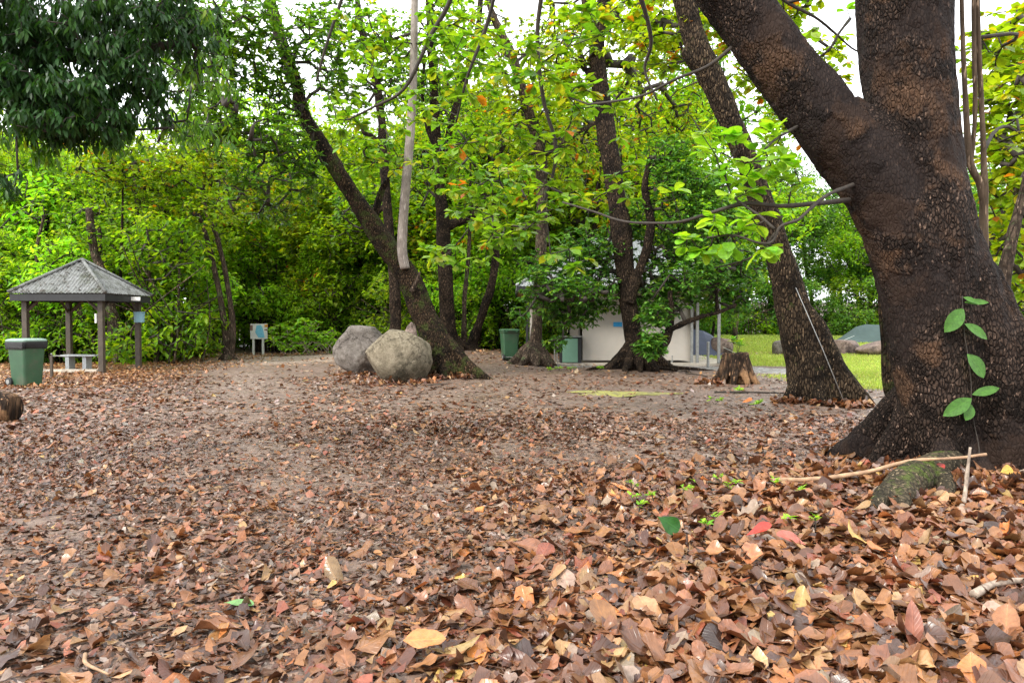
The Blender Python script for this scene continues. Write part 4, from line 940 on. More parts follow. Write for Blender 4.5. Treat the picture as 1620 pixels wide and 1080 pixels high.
mid_tree("forest_tree", "thick dark upright trunk just right of the leaning mossy tree",
  [(716,565,48),(714,545,42),(708,500,34),(705,440,33),(702,370,31),(698,320,28),(692,260,22),(688,180,20),(684,100,18),(680,20,17),(676,-100,15)], 28, M['bark'], (7,.7,.6),
  extra=([(702,360,24),(722,352,18),(745,345,16),(760,325,14),(772,290,13),(784,255,12),(800,225,8)],[(696,300,14),(706,240,14),(716,185,14),(732,140,14),(745,90,13),(758,30,12),(765,-60,10)],[(692,240,10),(676,200,10),(668,150,9),(672,90,8)]),
  blobs=[(690,120,28,70,60,70,2.),(750,200,28,60,60,60,2.),(640,60,28,50,50,40,1.8),(780,330,28,50,50,45,1.8),(720,30,28,60,50,45,2),(650,280,28.5,40,60,40,1.8)], seeds=[[(698,320,10),(688,180,10),(680,20,10)],[(745,345,10),(784,255,10),(800,225,8)],[(706,240,10),(732,140,10),(758,30,10)]], palname='wood')
TS = .80
mid_tree("forest_tree", "dark slender tree trunk rising behind the mossy leaning tree and boulders",
  [(628,560,26),(626,520,23),(624,460,22),(620,400,20),(614,350,19),(610,290,18),(606,240,17),(603,190,16),(597,140,15),(588,100,14),(575,60,13),(565,0,12),(560,-80,11)], 26, M['bark'], (5,.5,.5),
  extra=([(612,320,10),(590,345,8),(570,362,6)],[(606,230,9),(588,215,8),(575,210,7),(570,195,6)]),
  blobs=[(580,60,26,60,60,55,1.8),(540,140,26,50,50,45,1.6),(620,120,26,50,50,40,1.6),(560,330,26.5,40,40,30,1.2),(520,30,26,50,40,35,1.6)], seeds=[[(606,240,9),(597,140,9),(575,60,9),(560,-80,9)],[(590,345,8),(570,362,6)]], palname='mid')
mid_tree("forest_tree", "very thin pale trunk between two dark trunks left of the green bin",
  [(733,556,12),(734,520,10),(735,470,9),(739,430,8),(742,390,7),(744,330,6),(744,250,5)], 28.5, M['bark_grey'], (4,.25,.3), blobs=[(745,300,29,40,50,40,1.2),(740,220,29,40,40,30,1.2)], seeds=[[(742,390,5),(744,330,5),(744,250,5)]], palname='wood', vox=.022, bark=.004)
mid_tree("forest_tree", "curved dark trunk leaning right, nearest left of the green bin",
  [(745,556,26),(752,530,20),(762,500,18),(773,465,17),(781,430,16),(786,390,15),(785,350,13),(780,300,11),(775,240,9)], 29, M['bark'], (5,.45,.4), blobs=[(780,260,30,50,50,45,1.6),(800,360,30,40,40,32,1.4)], seeds=[[(786,390,8),(785,350,8),(780,300,8),(775,240,7)]], palname='wood', vox=.025)
TS = .66
mid_tree("forest_tree", "twin-trunked slender tree at the track edge right of the shelter",
  [(362,578,22),(359,560,17),(357,530,15),(350,480,13),(340,430,12),(328,380,11),(316,345,10),(300,335,9),(270,332,7),(240,322,5)], 27.5, M['bark_grey'], (5,.4,.4),
  extra=([(362,575,16),(368,540,15),(367,500,13),(360,450,12),(350,400,11),(338,360,10),(328,345,9),(322,300,7),(330,240,5)],),
  blobs=[(300,250,26.5,80,50,90,1.8),(220,270,26.5,60,50,70,1.5),(380,270,27,60,50,60,1.6),(260,330,26.5,60,25,30,1.2),(160,240,26,60,40,50,1.6),(340,330,26,50,30,26,1.)], seeds=[[(328,345,9),(322,300,7),(330,240,5)],[(300,335,9),(270,332,7),(240,322,5)]], palname='yellow', L=.2, T=TM, vox=.024, bark=.006)
TS = .85
mid_tree("forest_tree", "far slim trunk visible through the gap beside the right leaning tree",
  [(1160,560,12),(1163,520,10),(1165,480,9),(1160,430,8),(1150,380,7)], 44, M['bark_grey'], (4,.3,.3), blobs=[(1150,380,44,50,40,50,2)], seeds=[[(1165,480,6),(1160,430,6),(1150,380,6)]], palname='woodd', vox=.035)
# small trunk behind the big tree, and mossy slanting trunk at the right edge
mid_tree("forest_tree", "thin mossy trunk just behind left side of the biggest tree",
  [(1420,650,30,9.6),(1408,600,26,9.6),(1404,540,24,9.6),(1400,480,22,9.6),(1398,420,20,9.6),(1396,340,16,9.6),(1400,200,12,9.8),(1420,60,10,10),(1430,-100,9,10)], 9.6, M['bark_left'], (4,.22,.3), vox=.016, bark=.004)
mid_tree("forest_tree", "mottled green-grey trunk slanting up at the right picture edge",
  [(1560,690,44,11),(1575,600,36,11),(1583,500,28,11),(1590,430,24,11),(1602,370,20,11),(1618,310,18,11),(1640,220,16,11),(1665,100,14,11),(1690,-60,12,11)], 11, M['bark_grey'], (4,.35,.3),
  blobs=[(1600,90,13.5,45,70,34,1.),(1600,220,13.5,45,70,34,1.),(1595,340,13.5,35,60,26,1.),(1590,480,14,30,50,16,1.),(1590,160,12,35,60,26,1.),(1600,270,12,35,50,24,1.),(1585,380,12.5,30,40,16,.9),(1640,60,12,50,60,24,1.),(1570,60,13,30,50,14,.9),(1600,440,13,30,30,12,.8)], seeds=[[(1602,370,9,11),(1618,310,9,11),(1640,220,8,11),(1665,100,7,11),(1690,-60,6,11)]], L=.2, T=TM, palname='yellow', vox=.016, bark=.004, W=.62)
# sucker stems beside the big trunk
q0 = gp(at(1556, 700, 7.9)[0]+.3, 8.3); su = thing("sapling", "slender reddish multi-stemmed shoots rising along the biggest trunk's right side", "sapling", q0)
mb = MB()
for rows in ([(1556,720,22),(1558,560,18),(1557,440,17),(1556,360,16),(1557,300,14),(1556,240,10),(1552,150,9),(1548,60,8),(1546,-60,7)],
             [(1556,320,12),(1550,290,13),(1536,262,13),(1531,220,12),(1527,150,9),(1523,60,8),(1520,-60,7)],
             [(1535,258,9),(1540,220,8),(1543,160,8),(1541,80,8),(1540,-60,7)]):
    q = crv(trunk_pts(rows, 7.95), 40); mb.tube(q[:, :3], q[:, 3], 12, wob=.1, seed=7)
M['sucker'] = mat_bark("reddish_sapling_bark", (.10,.07,.045), (.19,.135,.09), None, 10, .15, strength=.2, dist=.005)
mb.build("stem", M['sucker'], su, smooth=True)
crown_for(su, [trunk_pts([(1556,240,8),(1552,150,8),(1548,60,8)], 7.95)], [(1575,90,8.6,22,50,4,.4),(1590,200,8.8,20,40,4,.4)], .17, 5, 'yellow', T=TM, W=.62, step=.3)

# --- dark overhanging foliage top left
mg = gp(-6.6, 6.5); mt = thing("mango_tree", "dark canopy of drooping narrow leaves overhanging the top left corner", "tree", mg)
mb = MB(); q = crv([(-6.6,6.5,-.1,.35),(-6.5,6.6,2,.28),(-6.2,6.8,4,.24),(-5.6,7.0,5.5,.18)], 24); mb.tube(q[:, :3], q[:, 3], 16, wob=.1)
mb.build("trunk", M['bark'], mt, smooth=True)
lim = [[(-6.3,6.7,3.5,.15),(-5.8,7.0,3.9,.12),(*at(20,100,7.4),.07),(*at(110,90,7.5),.06),(*at(200,80,7.6),.05),(*at(280,70,7.8),.04)],
       [(-6.2,6.8,4,.15),(*at(40,-60,7.2),.08),(*at(150,-40,7.2),.06),(*at(250,-20,7.4),.05),(*at(330,-10,7.8),.03)],
       [(-6.3,6.7,3.2,.1),(*at(0,160,7.2),.035),(*at(60,200,7.0),.025),(*at(110,215,7.0),.02)],
       [(*at(200,80,7.6),.03),(*at(240,140,8),.025),(*at(262,190,8.4),.02),(*at(250,225,8.6),.015)]]
sk = Skel(); mb = MB()
for l_ in lim: q = crv(l_, 16); mb.tube(q[:, :3], q[:, 3], 8, 1, wob=.1); sk.limb([tuple(v) for v in q])
BD = 1.9
tg = blob_pts([(40,60,7.2,70,70,85,.8),(120,40,7.3,70,60,90,.8),(200,30,7.5,60,50,75,.8),(60,150,7.1,60,50,70,.7),(130,150,7.2,70,55,90,.7),(210,110,7.5,60,50,70,.7),(290,50,7.8,40,40,38,.6),(90,200,7.0,60,22,28,.5),(160,190,7.3,60,30,36,.6),(0,20,7,60,60,50,.7),(240,170,8,30,30,14,.5),(0,120,7,40,50,36,.6),(300,10,7.9,40,30,22,.6),(10,285,6.8,12,30,5,.3)])
tips = sk.grow(tg, .3, .02, .12); sk.emit(mb, 1, .004, .42)
rosettes(mb, tg, tipdirs(sk, [tips[k] for k in range(len(tg))]), 'droop', .115, 12, 'dark', TE, W=.27)
finish_crown(mb, mt, M['leaf_dark'])
BD = 1.0
crown_for(mt, [[tuple(v) for v in crv(lim[0], 10)], [tuple(v) for v in crv(lim[3], 6)]], [(300,120,8.2,40,50,26,.6),(340,60,8.2,40,50,22,.6),(285,205,8.4,45,30,20,.5),(330,200,8.6,40,40,16,.5),(190,225,8,60,22,22,.4),(70,238,7.4,60,14,14,.4),(350,130,8.6,30,40,14,.5),(20,200,7.2,40,40,20,.5)], .125, 8, 'mid', kind='droop', T=TE, W=.28, rmin=.004, step=.3, name="outer_crown")

# ================================================================== STUMP, SAPLINGS, POLE, STICKS
p = at(1163,608,17.3); sp_ = gp(p[0], 17.3); st = thing("tree_stump", "weathered cut stump with spreading roots and a sapling on top", "stump", sp_)
tubes = []
axs = sp_.copy(); axs[2] = 0
for k in range(9):
    a_ = 2*PI*k/9+.2; rr = .52*(.85+.3*random.random()); c_, s2 = math.cos(a_), math.sin(a_)
    top = sp_+np.array([c_*.20, s2*.20, .70+.02*math.sin(k*3)]); midp = sp_+np.array([c_*.27, s2*.27, .35]); ft = sp_+np.array([c_*rr, s2*rr, -.05])
    tubes.append(([(*top,.105),(*midp,.115),(*(sp_+np.array([c_*.38,s2*.38,.12])),.10),(*ft,.06)],16))
tubes.append(([(*(sp_+np.array([0,0,.66])),.2),(*(sp_+np.array([0,0,0])),.3)],8))
sculpt("stump_wood", tubes, .014, M['stumpwood'], st, bark=.012, freq=14, smooth=2, zs=.15)
def leafy_plant(name, label, base, h, nst, L, palname, cat, group=None, T=TM, spread=.3, W=.45, per=5, mat=None):
    root = thing(name, label, cat, base, group); base = np.array(base, float)
    sm = MB(); lm = MB(); pts = []
    for k in range(nst):
        a_ = random.random()*2*PI; e = base+np.array([math.cos(a_)*spread*random.random(), math.sin(a_)*spread*random.random(), h*(.6+.4*random.random())])
        m_ = (base+e)/2+np.array([random.uniform(-.1,.1)*spread, random.uniform(-.1,.1)*spread, .08*h]); q = crv([(*base,.012),(*m_,.008),(*e,.004)], 8); sm.tube(q[:, :3], q[:, 3]*max(.4, h), 6, col=(.1,.15,.04)); pts.append(e); pts.append((m_+e)/2)
    pts = np.array(pts); rosettes(lm, pts, np.tile([0,0,1.], (len(pts),1)), 'whorl', L, per, palname, T, W=W)
    sm.build("stem", M['twig'], root, smooth=True, col=True); lm.build("foliage", mat or M['leaf'], root, smooth=True, col=True); return root
leafy_plant("sapling", "small green sapling sprouting from the top of the cut stump", sp_+np.array([.05,0,.70]), .34, 6, .15, 'wood', "sapling", spread=.35, T=TE)
# pole leaning on the right tree
pa, pb_ = at(1339,640,13.05), at(1259,455,13.25); pa[2] = float(gz(pa[0], pa[1]))
mb = MB(); mb.tube([pa, (pa+pb_)/2+np.array([.01,-.01,0]), pb_], [.0085,.008,.007], 10); o = mb.build("metal_pole", M['steel'], smooth=True); setp(o, "thin silver pole leaning against the right leaning trunk", "pole")
def stick(label, rows, w, mat):
    pts = []
    for k, r in enumerate(rows): q_ = at(*r); q_[2] = max(q_[2], float(gz(q_[0], q_[1]))+.055); pts.append((*q_, w*(1-.45*k/(len(rows)-1))))
    q = crv(pts, 40); q[:, :3] += .006*np.stack([fbm(q[:, :3]*4+k*9, 2, 3) for k in range(3)], -1)
    mb = MB(); mb.tube(q[:, :3], q[:, 3], 10, wob=.2, seed=4); o = mb.build("stick", mat, smooth=True); setp(o, label, "stick"); return o
stick("long pale fallen stick lying across the foot of the biggest tree", [(1222,768,6.75),(1300,757,6.7),(1380,744,6.65),(1440,729,6.6),(1500,724,6.55),(1560,719,6.5)], .024, M['stick'])
stick("short upright pale stick poking from leaves before the biggest tree", [(1521,836,5.75),(1525,790,5.85),(1530,750,5.95),(1535,707,6.0)], .019, M['stick_grey'])
def gstick(label, a, b, w, mat, lift=.03):
    A, B = G(*a), G(*b); A[2] += lift; B[2] += lift; m_ = (A+B)/2+np.array([random.uniform(-.04,.04), random.uniform(-.04,.04), .01])
    q = crv([(*A,w),(*m_,w*.9),(*B,w*.6)], 20); mb = MB(); mb.tube(q[:, :3], q[:, 3], 8, wob=.2); o = mb.build("stick", mat, smooth=True); setp(o, label, "stick")
gstick("thin dry twig on leaves at the bottom left", (135,1052), (172,1085), .008, M['stick'], .05)
gstick("thick mossy dark branch end at the right edge of the leaf carpet", (1540,958), (1640,932), .022, M['stick_grey'], .06)
gstick("long thin root-like stick on dirt between stump and leaning tree", (1130,622), (1240,624), .02, M['twig'])
gstick("dark fallen twig on gravel near the fig tree roots", (1085,592), (1120,597), .02, M['twig'])
gstick("thin twig on dirt in front of the tan boulder", (672,612), (716,608), .012, M['twig'])
# climbing vine on the big trunk
vb = at(1543,740,6.85); vi = thing("climbing_vine", "thin bare vine with six bright green leaves climbing the biggest trunk", "vine", vb)
mb = MB(); q = crv([(*on_bark(a,b,.02),.006) for a,b,d in ((1545,745,6.82),(1549,710,6.83),(1541,670,6.84),(1537,640,6.85),(1536,600,6.86),(1531,560,6.87),(1526,530,6.88),(1524,500,6.88),(1522,468,6.9))], 40)
mb.tube(q[:, :3], q[:, 3], 6); mb.build("stem", M['twig'], vi, smooth=True)
for (ax_, ay_, bx_, by_, w_) in ((1524,488,1498,524,.5),(1526,512,1566,534,.45),(1530,560,1562,596,.62),(1538,624,1583,612,.36),(1537,630,1496,656,.42),(1537,640,1530,664,.6),(1524,470,1548,478,.45),(1526,478,1566,476,.3)):
    A = on_bark(ax_, ay_, .03); B = at(bx_, by_, A[1]-.07); mb = MB(); Lf = np.linalg.norm(B-A)
    leaf_cloud(mb, np.array([A]), np.array([B-A]), np.array([[.15,-1.,.5]]), Lf, Lf*w_, TGF, bend=.15, fold=.2, col=np.array([(.09,.25,.03)]))
    mb.build("leaf", M['leaf_vein'], vi, smooth=True, col=True, uv=True)

# ================================================================== WOODLAND BEHIND: prototypes, then copies
def proto(seed, H, R, palname, L, ncl, per, low=.25, T=TL, kind='spray', trunk_r=.16, W=.5, lobes=8, stems=1, mat='bark'):
    global rng; rng = np.random.default_rng(seed); rs = random.Random(seed)
    sk = Skel(); tm = MB()
    for s_ in range(stems):
        lean = np.array([rs.uniform(-.15,.15)*H, rs.uniform(-.15,.15)*H, 0])*(1 if stems == 1 else 1.5)
        pts = [(lean[0]*t+.15*math.sin(t*5+seed), lean[1]*t+.12*math.sin(t*4+1), H*.72*t-.15*(t == 0), trunk_r*(1-.72*t)*(1.25 if t == 0 else 1)/math.sqrt(stems)) for t in (0,.15,.35,.55,.8,1)]
        q = crv(pts, 20); tm.tube(q[:, :3], q[:, 3], 10, wob=.12, seed=seed); ids = [tuple(v) for v in q[5:]]; sk.limb(ids)
    if stems > 1:
        for k in range(16):
            a_ = rs.random()*6.28; r0_ = rs.uniform(.1,.6)*R; a2 = a_+rs.uniform(-1,1); r2_ = rs.uniform(.5,1.1)*R; q = crv([(math.cos(a_)*r0_, math.sin(a_)*r0_, -.05, .022),(math.cos(a_)*r0_*1.2, math.sin(a_)*r0_*1.2, H*.25, .016),(math.cos(a2)*r2_, math.sin(a2)*r2_, H*rs.uniform(.2,.6), .008)], 12); tm.tube(q[:, :3], q[:, 3], 6)
    cs = []
    for k in range(lobes):
        a_ = rs.random()*2*PI; rr = R*rs.uniform(.2,.75); z = H*rs.uniform(low+.08,.88); sh_ = math.sin(min(1,(z/H-low+.25)/(1-low+.1))*PI)**.5
        cs.append((np.array([math.cos(a_)*rr*sh_, math.sin(a_)*rr*sh_, z]), R*rs.uniform(.32,.55)))
    n = ncl//lobes; tg = []
    for c_, r_ in cs:
        u = rng.standard_normal((n, 3)); u /= np.linalg.norm(u, axis=1)[:, None]; u *= rng.random((n,1))**.35; tg.append(c_+u*np.array([r_, r_, r_*.75]))
    tg = np.concatenate(tg); tg[:, 2] = np.maximum(tg[:, 2], .15); tips = sk.grow(tg, .8, .03, .12); mb = MB(); sk.emit(mb, 1, .009, .42, n=4)
    rosettes(mb, tg, tipdirs(sk, [tips[k] for k in range(len(tg))]), kind, L, per, palname, T, W=W)
    t_me = tm.mesh("trunk"); t_me.materials.append(M[mat]); c_me = mb.mesh("crown", col=True); c_me.materials.append(M['leaf_far']); c_me.materials.append(M['twig'])
    return t_me, c_me
PR = {
 'a': proto(21, 9.0, 3.2, 'wood', .21, 560, 14),
 'b': proto(22, 8.0, 3.0, 'wood', .20, 560, 14, lobes=10),
 'c': proto(23, 10.5, 3.6, 'woodd', .22, 620, 14),
 'd': proto(24, 8.5, 3.0, 'yellow', .20, 480, 13),
 'e': proto(25, 9.5, 3.4, 'woodp', .22, 520, 13),
 'l': proto(27, 7.0, 2.8, 'lime', .19, 560, 12, low=.05, lobes=11),
 's': proto(31, 3.0, 1.7, 'wood', .16, 330, 12, low=.0, stems=4, trunk_r=.06, mat='bark_grey'),
 't': proto(32, 2.5, 1.6, 'woodd', .17, 320, 12, low=.0, stems=4, trunk_r=.06, mat='bark_grey'),
 'u': proto(33, 3.4, 1.6, 'lime', .17, 260, 11, low=.05, stems=3, trunk_r=.05),
}
def place(key, x, y, s, label, group, name, cat, zs=1.0):
    t_me, c_me = PR[key]; root = thing(name, label, cat, gp(x, y), group, rz=random.random()*6.28); root.scale = (s, s, s*zs)
    t = bpy.data.objects.new("trunk" if cat == "tree" else "stem", t_me); C.objects.link(t); t.parent = root
    c = bpy.data.objects.new("crown" if cat == "tree" else "foliage", c_me); C.objects.link(c); c.parent = root
    return root
rnd = random.Random(5)
def row(keys, x0, x1, y0, y1, n, smin, smax, label, group, name="woodland_tree", cat="tree", zs=(.9,1.2), skip=None):
    for k in range(n):
        x = x0+(x1-x0)*(k+.5+rnd.uniform(-.35,.35))/n; y = rnd.uniform(y0, y1)
        if skip and skip(x, y): continue
        place(rnd.choice(keys), x, y, rnd.uniform(smin, smax), label, group, name, cat, rnd.uniform(*zs))
# left wall of forest behind the shelter and track
row('abbd', -27, -11, 28.5, 31.5, 10, .95, 1.2, "leafy green tree in the first row of forest behind the picnic shelter", "first row of forest trees behind the shelter", skip=lambda x, y: x/y > -.40)
row('abde', -34, -13, 34, 38, 12, 1.15, 1.45, "taller green tree in the second row of forest left of the track", "second row of forest trees left of the track")
row('aabc', -44, -8, 42, 50, 13, 1.1, 1.5, "distant tall forest tree seen above the left woodland", "distant forest trees above the left woodland")
row('ssu', -21, -9.5, 25.8, 27.8, 13, 1.1, 1.6, "leafy shrub at the forest edge behind the picnic shelter", "shrubs behind the picnic shelter", "shrub", "shrub", skip=lambda x, y: x/y > -.475)
row('su', -24, -10, 28.3, 30, 12, 1.5, 2.0, "shrub in the shaded undergrowth deeper behind the shelter", "undergrowth shrubs deeper behind the shelter", "shrub", "shrub", skip=lambda x, y: x/y > -.44)
row('st', -34, 3, 41, 46, 18, 1.6, 2.3, "tall shrub in the far undergrowth behind the track", "far undergrowth shrubs behind the track", "shrub", "shrub")
row('ac', -46, 10, 56, 62, 14, 1.3, 1.7, "farthest forest tree closing the view behind the track", "farthest forest trees behind the track")
row('cc', -40, 12, 39, 41, 10, .8, 1.0, "dark tree deep in the woodland behind the track", "dark trees deep in the woodland behind the track", skip=lambda x, y: x > -1)
for x_, y_, s_ in ((-14.5,35.6,.85),(-12.2,36.2,.95),(-9.6,36.0,.8),(-6.6,36.3,.7)): place('l', x_, y_, s_, "bright lime green low tree behind the information sign", "lime green trees behind the information sign", "woodland_tree", "tree")
row('dad', -20, 13, 43, 47, 9, 1.8, 2.1, "very tall yellow-green tree closing the sky over the centre", "very tall trees closing the sky")
# centre, behind the sign and boulders
row('abd', -11.5, -2.5, 37, 40, 5, .8, 1.0, "green woodland tree behind the information sign and boulders", "woodland trees behind the sign and boulders")
row('bce', -13, 3, 44, 52, 8, 1.1, 1.5, "tall woodland tree far behind the boulders", "tall woodland trees far behind the boulders")
row('suu', -13, -2, 36.6, 38, 14, 1.2, 1.75, "bright leafy shrub across the track behind the boulders", "shrubs across the track behind the boulders", "shrub", "shrub")
row('ssu', -5, 1.4, 31.5, 34, 10, 1.1, 1.6, "green shrub behind the thin trunks left of the toilet block", "shrubs left of the toilet block", "shrub", "shrub")
row('bc', -6, 5, 36, 40, 5, .9, 1.15, "woodland tree rising behind the toilet block's left half", "woodland trees behind toilet block left half")
row('adab', 0, 9.5, 33, 37, 5, 1.45, 1.75, "tall yellow-green tree towering behind the toilet block roof", "tall trees towering behind the toilet block")
row('dab', -9, 0, 35, 38, 5, 1.4, 1.7, "tall tree towering behind the trunks at picture centre", "tall trees behind the centre trunks")
# right, beyond lawn
row('cca', 4, 14, 40, 46, 4, .95, 1.15, "dark green tree behind the toilet block's right end", "dark trees behind the toilet block right end", skip=lambda x, y: x > 11)
row('cac', 6, 48, 58, 63, 19, 1.25, 1.6, "dark green tree in the front row beyond the lawn", "front row of trees beyond the lawn")
row('ceb', 6, 60, 66, 76, 15, 1.3, 1.8, "tall pale green tree in the back row beyond the lawn", "back row of trees beyond the lawn")
row('ts', 9, 42, 55.5, 58, 26, 1.3, 1.9, "low dark shrub along the far edge of the lawn", "shrubs along the far lawn edge", "shrub", "shrub")
row('bc', 9.5, 12, 33, 38, 1, .6,.6, "small dark tree by the far lawn corner", "small tree by lawn corner")
row('dab', 13, 24, 22, 34, 5, .8, 1.0, "yellow-green tree right of the biggest trunk beyond the lawn", "trees right of the biggest trunk", skip=lambda x, y: x/y < .62)
rng = np.random.default_rng(77)
# bright shrub by the sign
for px_, py_, d_, h_ in ((455,560,32.5,1.15),(490,561,32,1.3),(515,560,32.4,1.1)):
    pass
q = gp(at(485,560,30.8)[0], 30.9); bs = thing("shrub", "bright lime green broad-leaved shrub with tangled bare stems right of the sign", "shrub", q)
sk = Skel(); ids = []
for k in range(9):
    x_ = -1.3+2.6*k/8; sk.limb([(q[0]+x_, q[1]+random.uniform(-.3,.3), q[2]+.02, .02), (q[0]+x_+random.uniform(-.3,.3), q[1], q[2]+.35, .018), (q[0]+x_*1.05+random.uniform(-.3,.3), q[1]+.1, q[2]+.7, .012)])
tg = blob_pts([(448,532,30.6,26,22,40,.5),(485,526,30.5,36,26,60,.5),(518,538,30.6,24,20,38,.5),(470,550,30.4,40,8,20,.4)]); tips = sk.grow(tg, .3, .03, .15); mb = MB(); sk.emit(mb, 1, .008, .4)
for k in range(22):
    x_ = random.uniform(-.9,1.1); a_ = q+np.array([x_, -.5+random.uniform(-.1,.1), .02]); mb.tube(crv([(*a_,.014),(*(a_+np.array([random.uniform(-.3,.3),0,.3])),.012),(*(a_+np.array([random.uniform(-.6,.6),.1,.55])),.01)],8)[:, :3], .013, 5, 1)
rosettes(mb, tg, tipdirs(sk, [tips[k] for k in range(len(tg))]), 'whorl', .21, 8, 'lime', TM, W=.42)
finish_crown(mb, bs, M['leaf'], M['stick_grey'], name="foliage")
# light trunk behind shelter
mid_tree("forest_tree", "broad pale buttressed trunk standing behind the picnic shelter",
  [(186,570,40),(184,540,30),(180,510,24),(172,480,20),(165,440,18),(150,400,15),(140,330,12)], 25.5, M['bark_grey'], (5,.5,.8), extra=([(150,545,10),(140,520,12),(128,495,14),(115,470,10)],), blobs=[(150,360,25.5,50,40,45,1.4)], seeds=[[(165,440,9),(150,400,9),(140,330,9)]], palname='wood', vox=.026)
# thin stems showing in the left woodland
for k, (rows, d_) in enumerate((([(192,560,5),(191,480,5),(192,400,5),(194,320,4),(194,240,3)],26.3), ([(150,560,9),(152,440,9),(158,390,8),(156,360,7),(140,335,5),(125,330,4)],27), ([(60,560,8),(62,470,7),(58,400,6),(70,340,5)],26.5), ([(285,560,6),(282,500,5),(284,420,4),(288,360,3)],26.2), ([(255,560,7),(240,480,6),(236,400,5)],26.4))):
    lab = ["very thin straight dark stem rising above the shelter's roof","curved bare stem arching over the shelter apex","thin stem in the woodland left of the shelter roof","thin stem between shelter and twin-trunked tree","slightly leaning thin stem right of the shelter roof"][k]
    x0 = at(rows[0][0], rows[0][1], d_); r_ = thing("young_tree", lab, "tree", gp(x0[0], d_)); mb = MB(); q = crv(trunk_pts(rows, d_), 24); mb.tube(q[:, :3], q[:, 3], 8, wob=.1); mb.build("trunk", M['bark_grey'] if k else M['bark'], r_, smooth=True)
    tp_ = at(rows[-1][0], rows[-1][1], d_); crown_for(r_, [trunk_pts(rows[-2:], d_)], [(rows[-1][0], rows[-1][1]-10, d_, 35, 30, 22, .9)], .17, 9, 'wood', step=.5)

# ================================================================== LITTER, SPROUTS, GRASS
LIT = ([(.245,.108,.042),(.175,.072,.033),(.105,.045,.025),(.19,.055,.028),(.31,.175,.08),(.24,.165,.12),(.38,.14,.04),(.25,.108,.055),(.07,.036,.025),(.42,.27,.08)], [9,9,5,1.4,3,2,.8,1.2,3,.2])
LITD = ([(.175,.083,.043),(.12,.058,.034),(.07,.037,.026),(.23,.135,.09),(.24,.185,.155),(.26,.095,.05)], [5,5,4,4,3,1.5])
def pile(x, y):
    """how deep and fresh the leaf carpet is: thick by the biggest tree, thin on trodden ground"""
    a = np.exp(-(((x-3.3)/2.4)**2+((y-5.6)/2.0)**2)) + .8*ss(5.0, 3.0, y)*ss(-1.2, 1.2, x) + .12*ss(4.5, 2.8, y)
    return np.clip(a, 0, 1)
def litter_mask(x, y):
    n = fbm(np.stack([x*.45, y*.45, x*0], -1), 3, 21)
    g_, l_, s_ = zones(x, y)
    far = 1-.85*ss(10, 13.5, y)*ss(-4.5,-1.5,x)*ss(26,20,y) 
    path = 1-.66*np.exp(-((x+2.3+(y-7)*.37)/1.7)**2)*ss(3.5, 7, y)
    bare = 1-.8*np.exp(-(((x-1.2)/3.)**2+((y-8.6)/1.2)**2))
    return np.clip((.95+.55*n), .05, 1)*(1-.97*l_)*(1-.92*g_)*(1-.8*s_)*far*path*bare
def scatter(n, y0, y1, p=1.0, margin=.8, extra=None):
    u = rng.random(n*3); y = (y0**p + u*(y1**p-y0**p))**(1/p); x = (rng.random(n*3)*2-1)*(y*.72+margin)
    w = litter_mask(x, y) if extra is None else extra(x, y)
    k = rng.random(n*3) < w; return x[k][:n], y[k][:n]
lit = MB()
def lay(x, y, L, W, T, colr, tilt, bend, cup, wave, zlo, zhi, fold=.12, lift=None, jag=.16):
    n = len(x); z = gz(x, y) + zlo + (zhi-zlo)*rng.random(n)
    if lift is not None: z = z + lift
    az = rng.random(n)*2*PI; D = np.stack([np.cos(az), np.sin(az), tilt*rng.standard_normal(n)], -1)
    Nn = np.array([0,0,1.]) + rand_dir(n)*np.asarray(tilt).reshape(-1,1)*1.1; Nn *= np.where(rng.random((n,1)) < .4, -1, 1)
    P = np.stack([x, y, z], -1) - D*(L*.5)[:, None]
    P[:, 2] = np.maximum(P[:, 2], gz(x, y)+.002)
    leaf_cloud(lit, P, D, Nn, L, W, T, bend=bend*rng.standard_normal(n), fold=fold*rng.standard_normal(n), cup=cup*rng.standard_normal(n), wave=wave*rng.random(n), twist=.7*rng.standard_normal(n), col=colr, jag=jag)
# trodden crumbs and broken pieces near
x, y = scatter(110000, 2.4, 11.5, 1.5); n = len(x); L = (.02+.06*rng.random(n)); lay(x, y, L, L*(.35+.5*rng.random(n)), TE, pal(n, *LITD, jit=.25), .09, .3, .22, .3, .0, .016, jag=.3)
# whole flattened leaves near
bigm = lambda x, y: litter_mask(x, y)*np.clip(.10+pile(x, y)+.22*(fbm(np.stack([x*.9, y*.9, x*0], -1), 2, 31) > .1), 0, 1)
x, y = scatter(15000, 2.4, 9.5, 1.5, extra=bigm); n = len(x); L = .06+.08*rng.random(n)**1.5; lay(x, y, L, L*(.42+.25*rng.random(n)), TM, pal(n, *LIT, jit=.2), .07, .3, .22, .4, .003, .022, jag=.12)
x, y = scatter(5200, 2.4, 7.5, 1.4, extra=bigm); n = len(x); L = .08+.08*rng.random(n); lay(x, y, L, L*(.45+.2*rng.random(n)), TH, pal(n, *LIT, jit=.2), .05, .22, .22, .6, .004, .020, jag=.07)
# fresh curled leaves heaped at right
pf = lambda x, y: pile(x, y)**1.3
x, y = scatter(7600, 2.4, 8.6, 1.2, extra=pf); n = len(x); L = .13+.11*rng.random(n); dp = pile(x, y); lay(x, y, L, L*(.48+.15*rng.random(n)), TH, pal(n, *LIT, jit=.22), .055, .22, .26, .75, .008, .036, lift=dp*.01*rng.random(n), jag=.05)
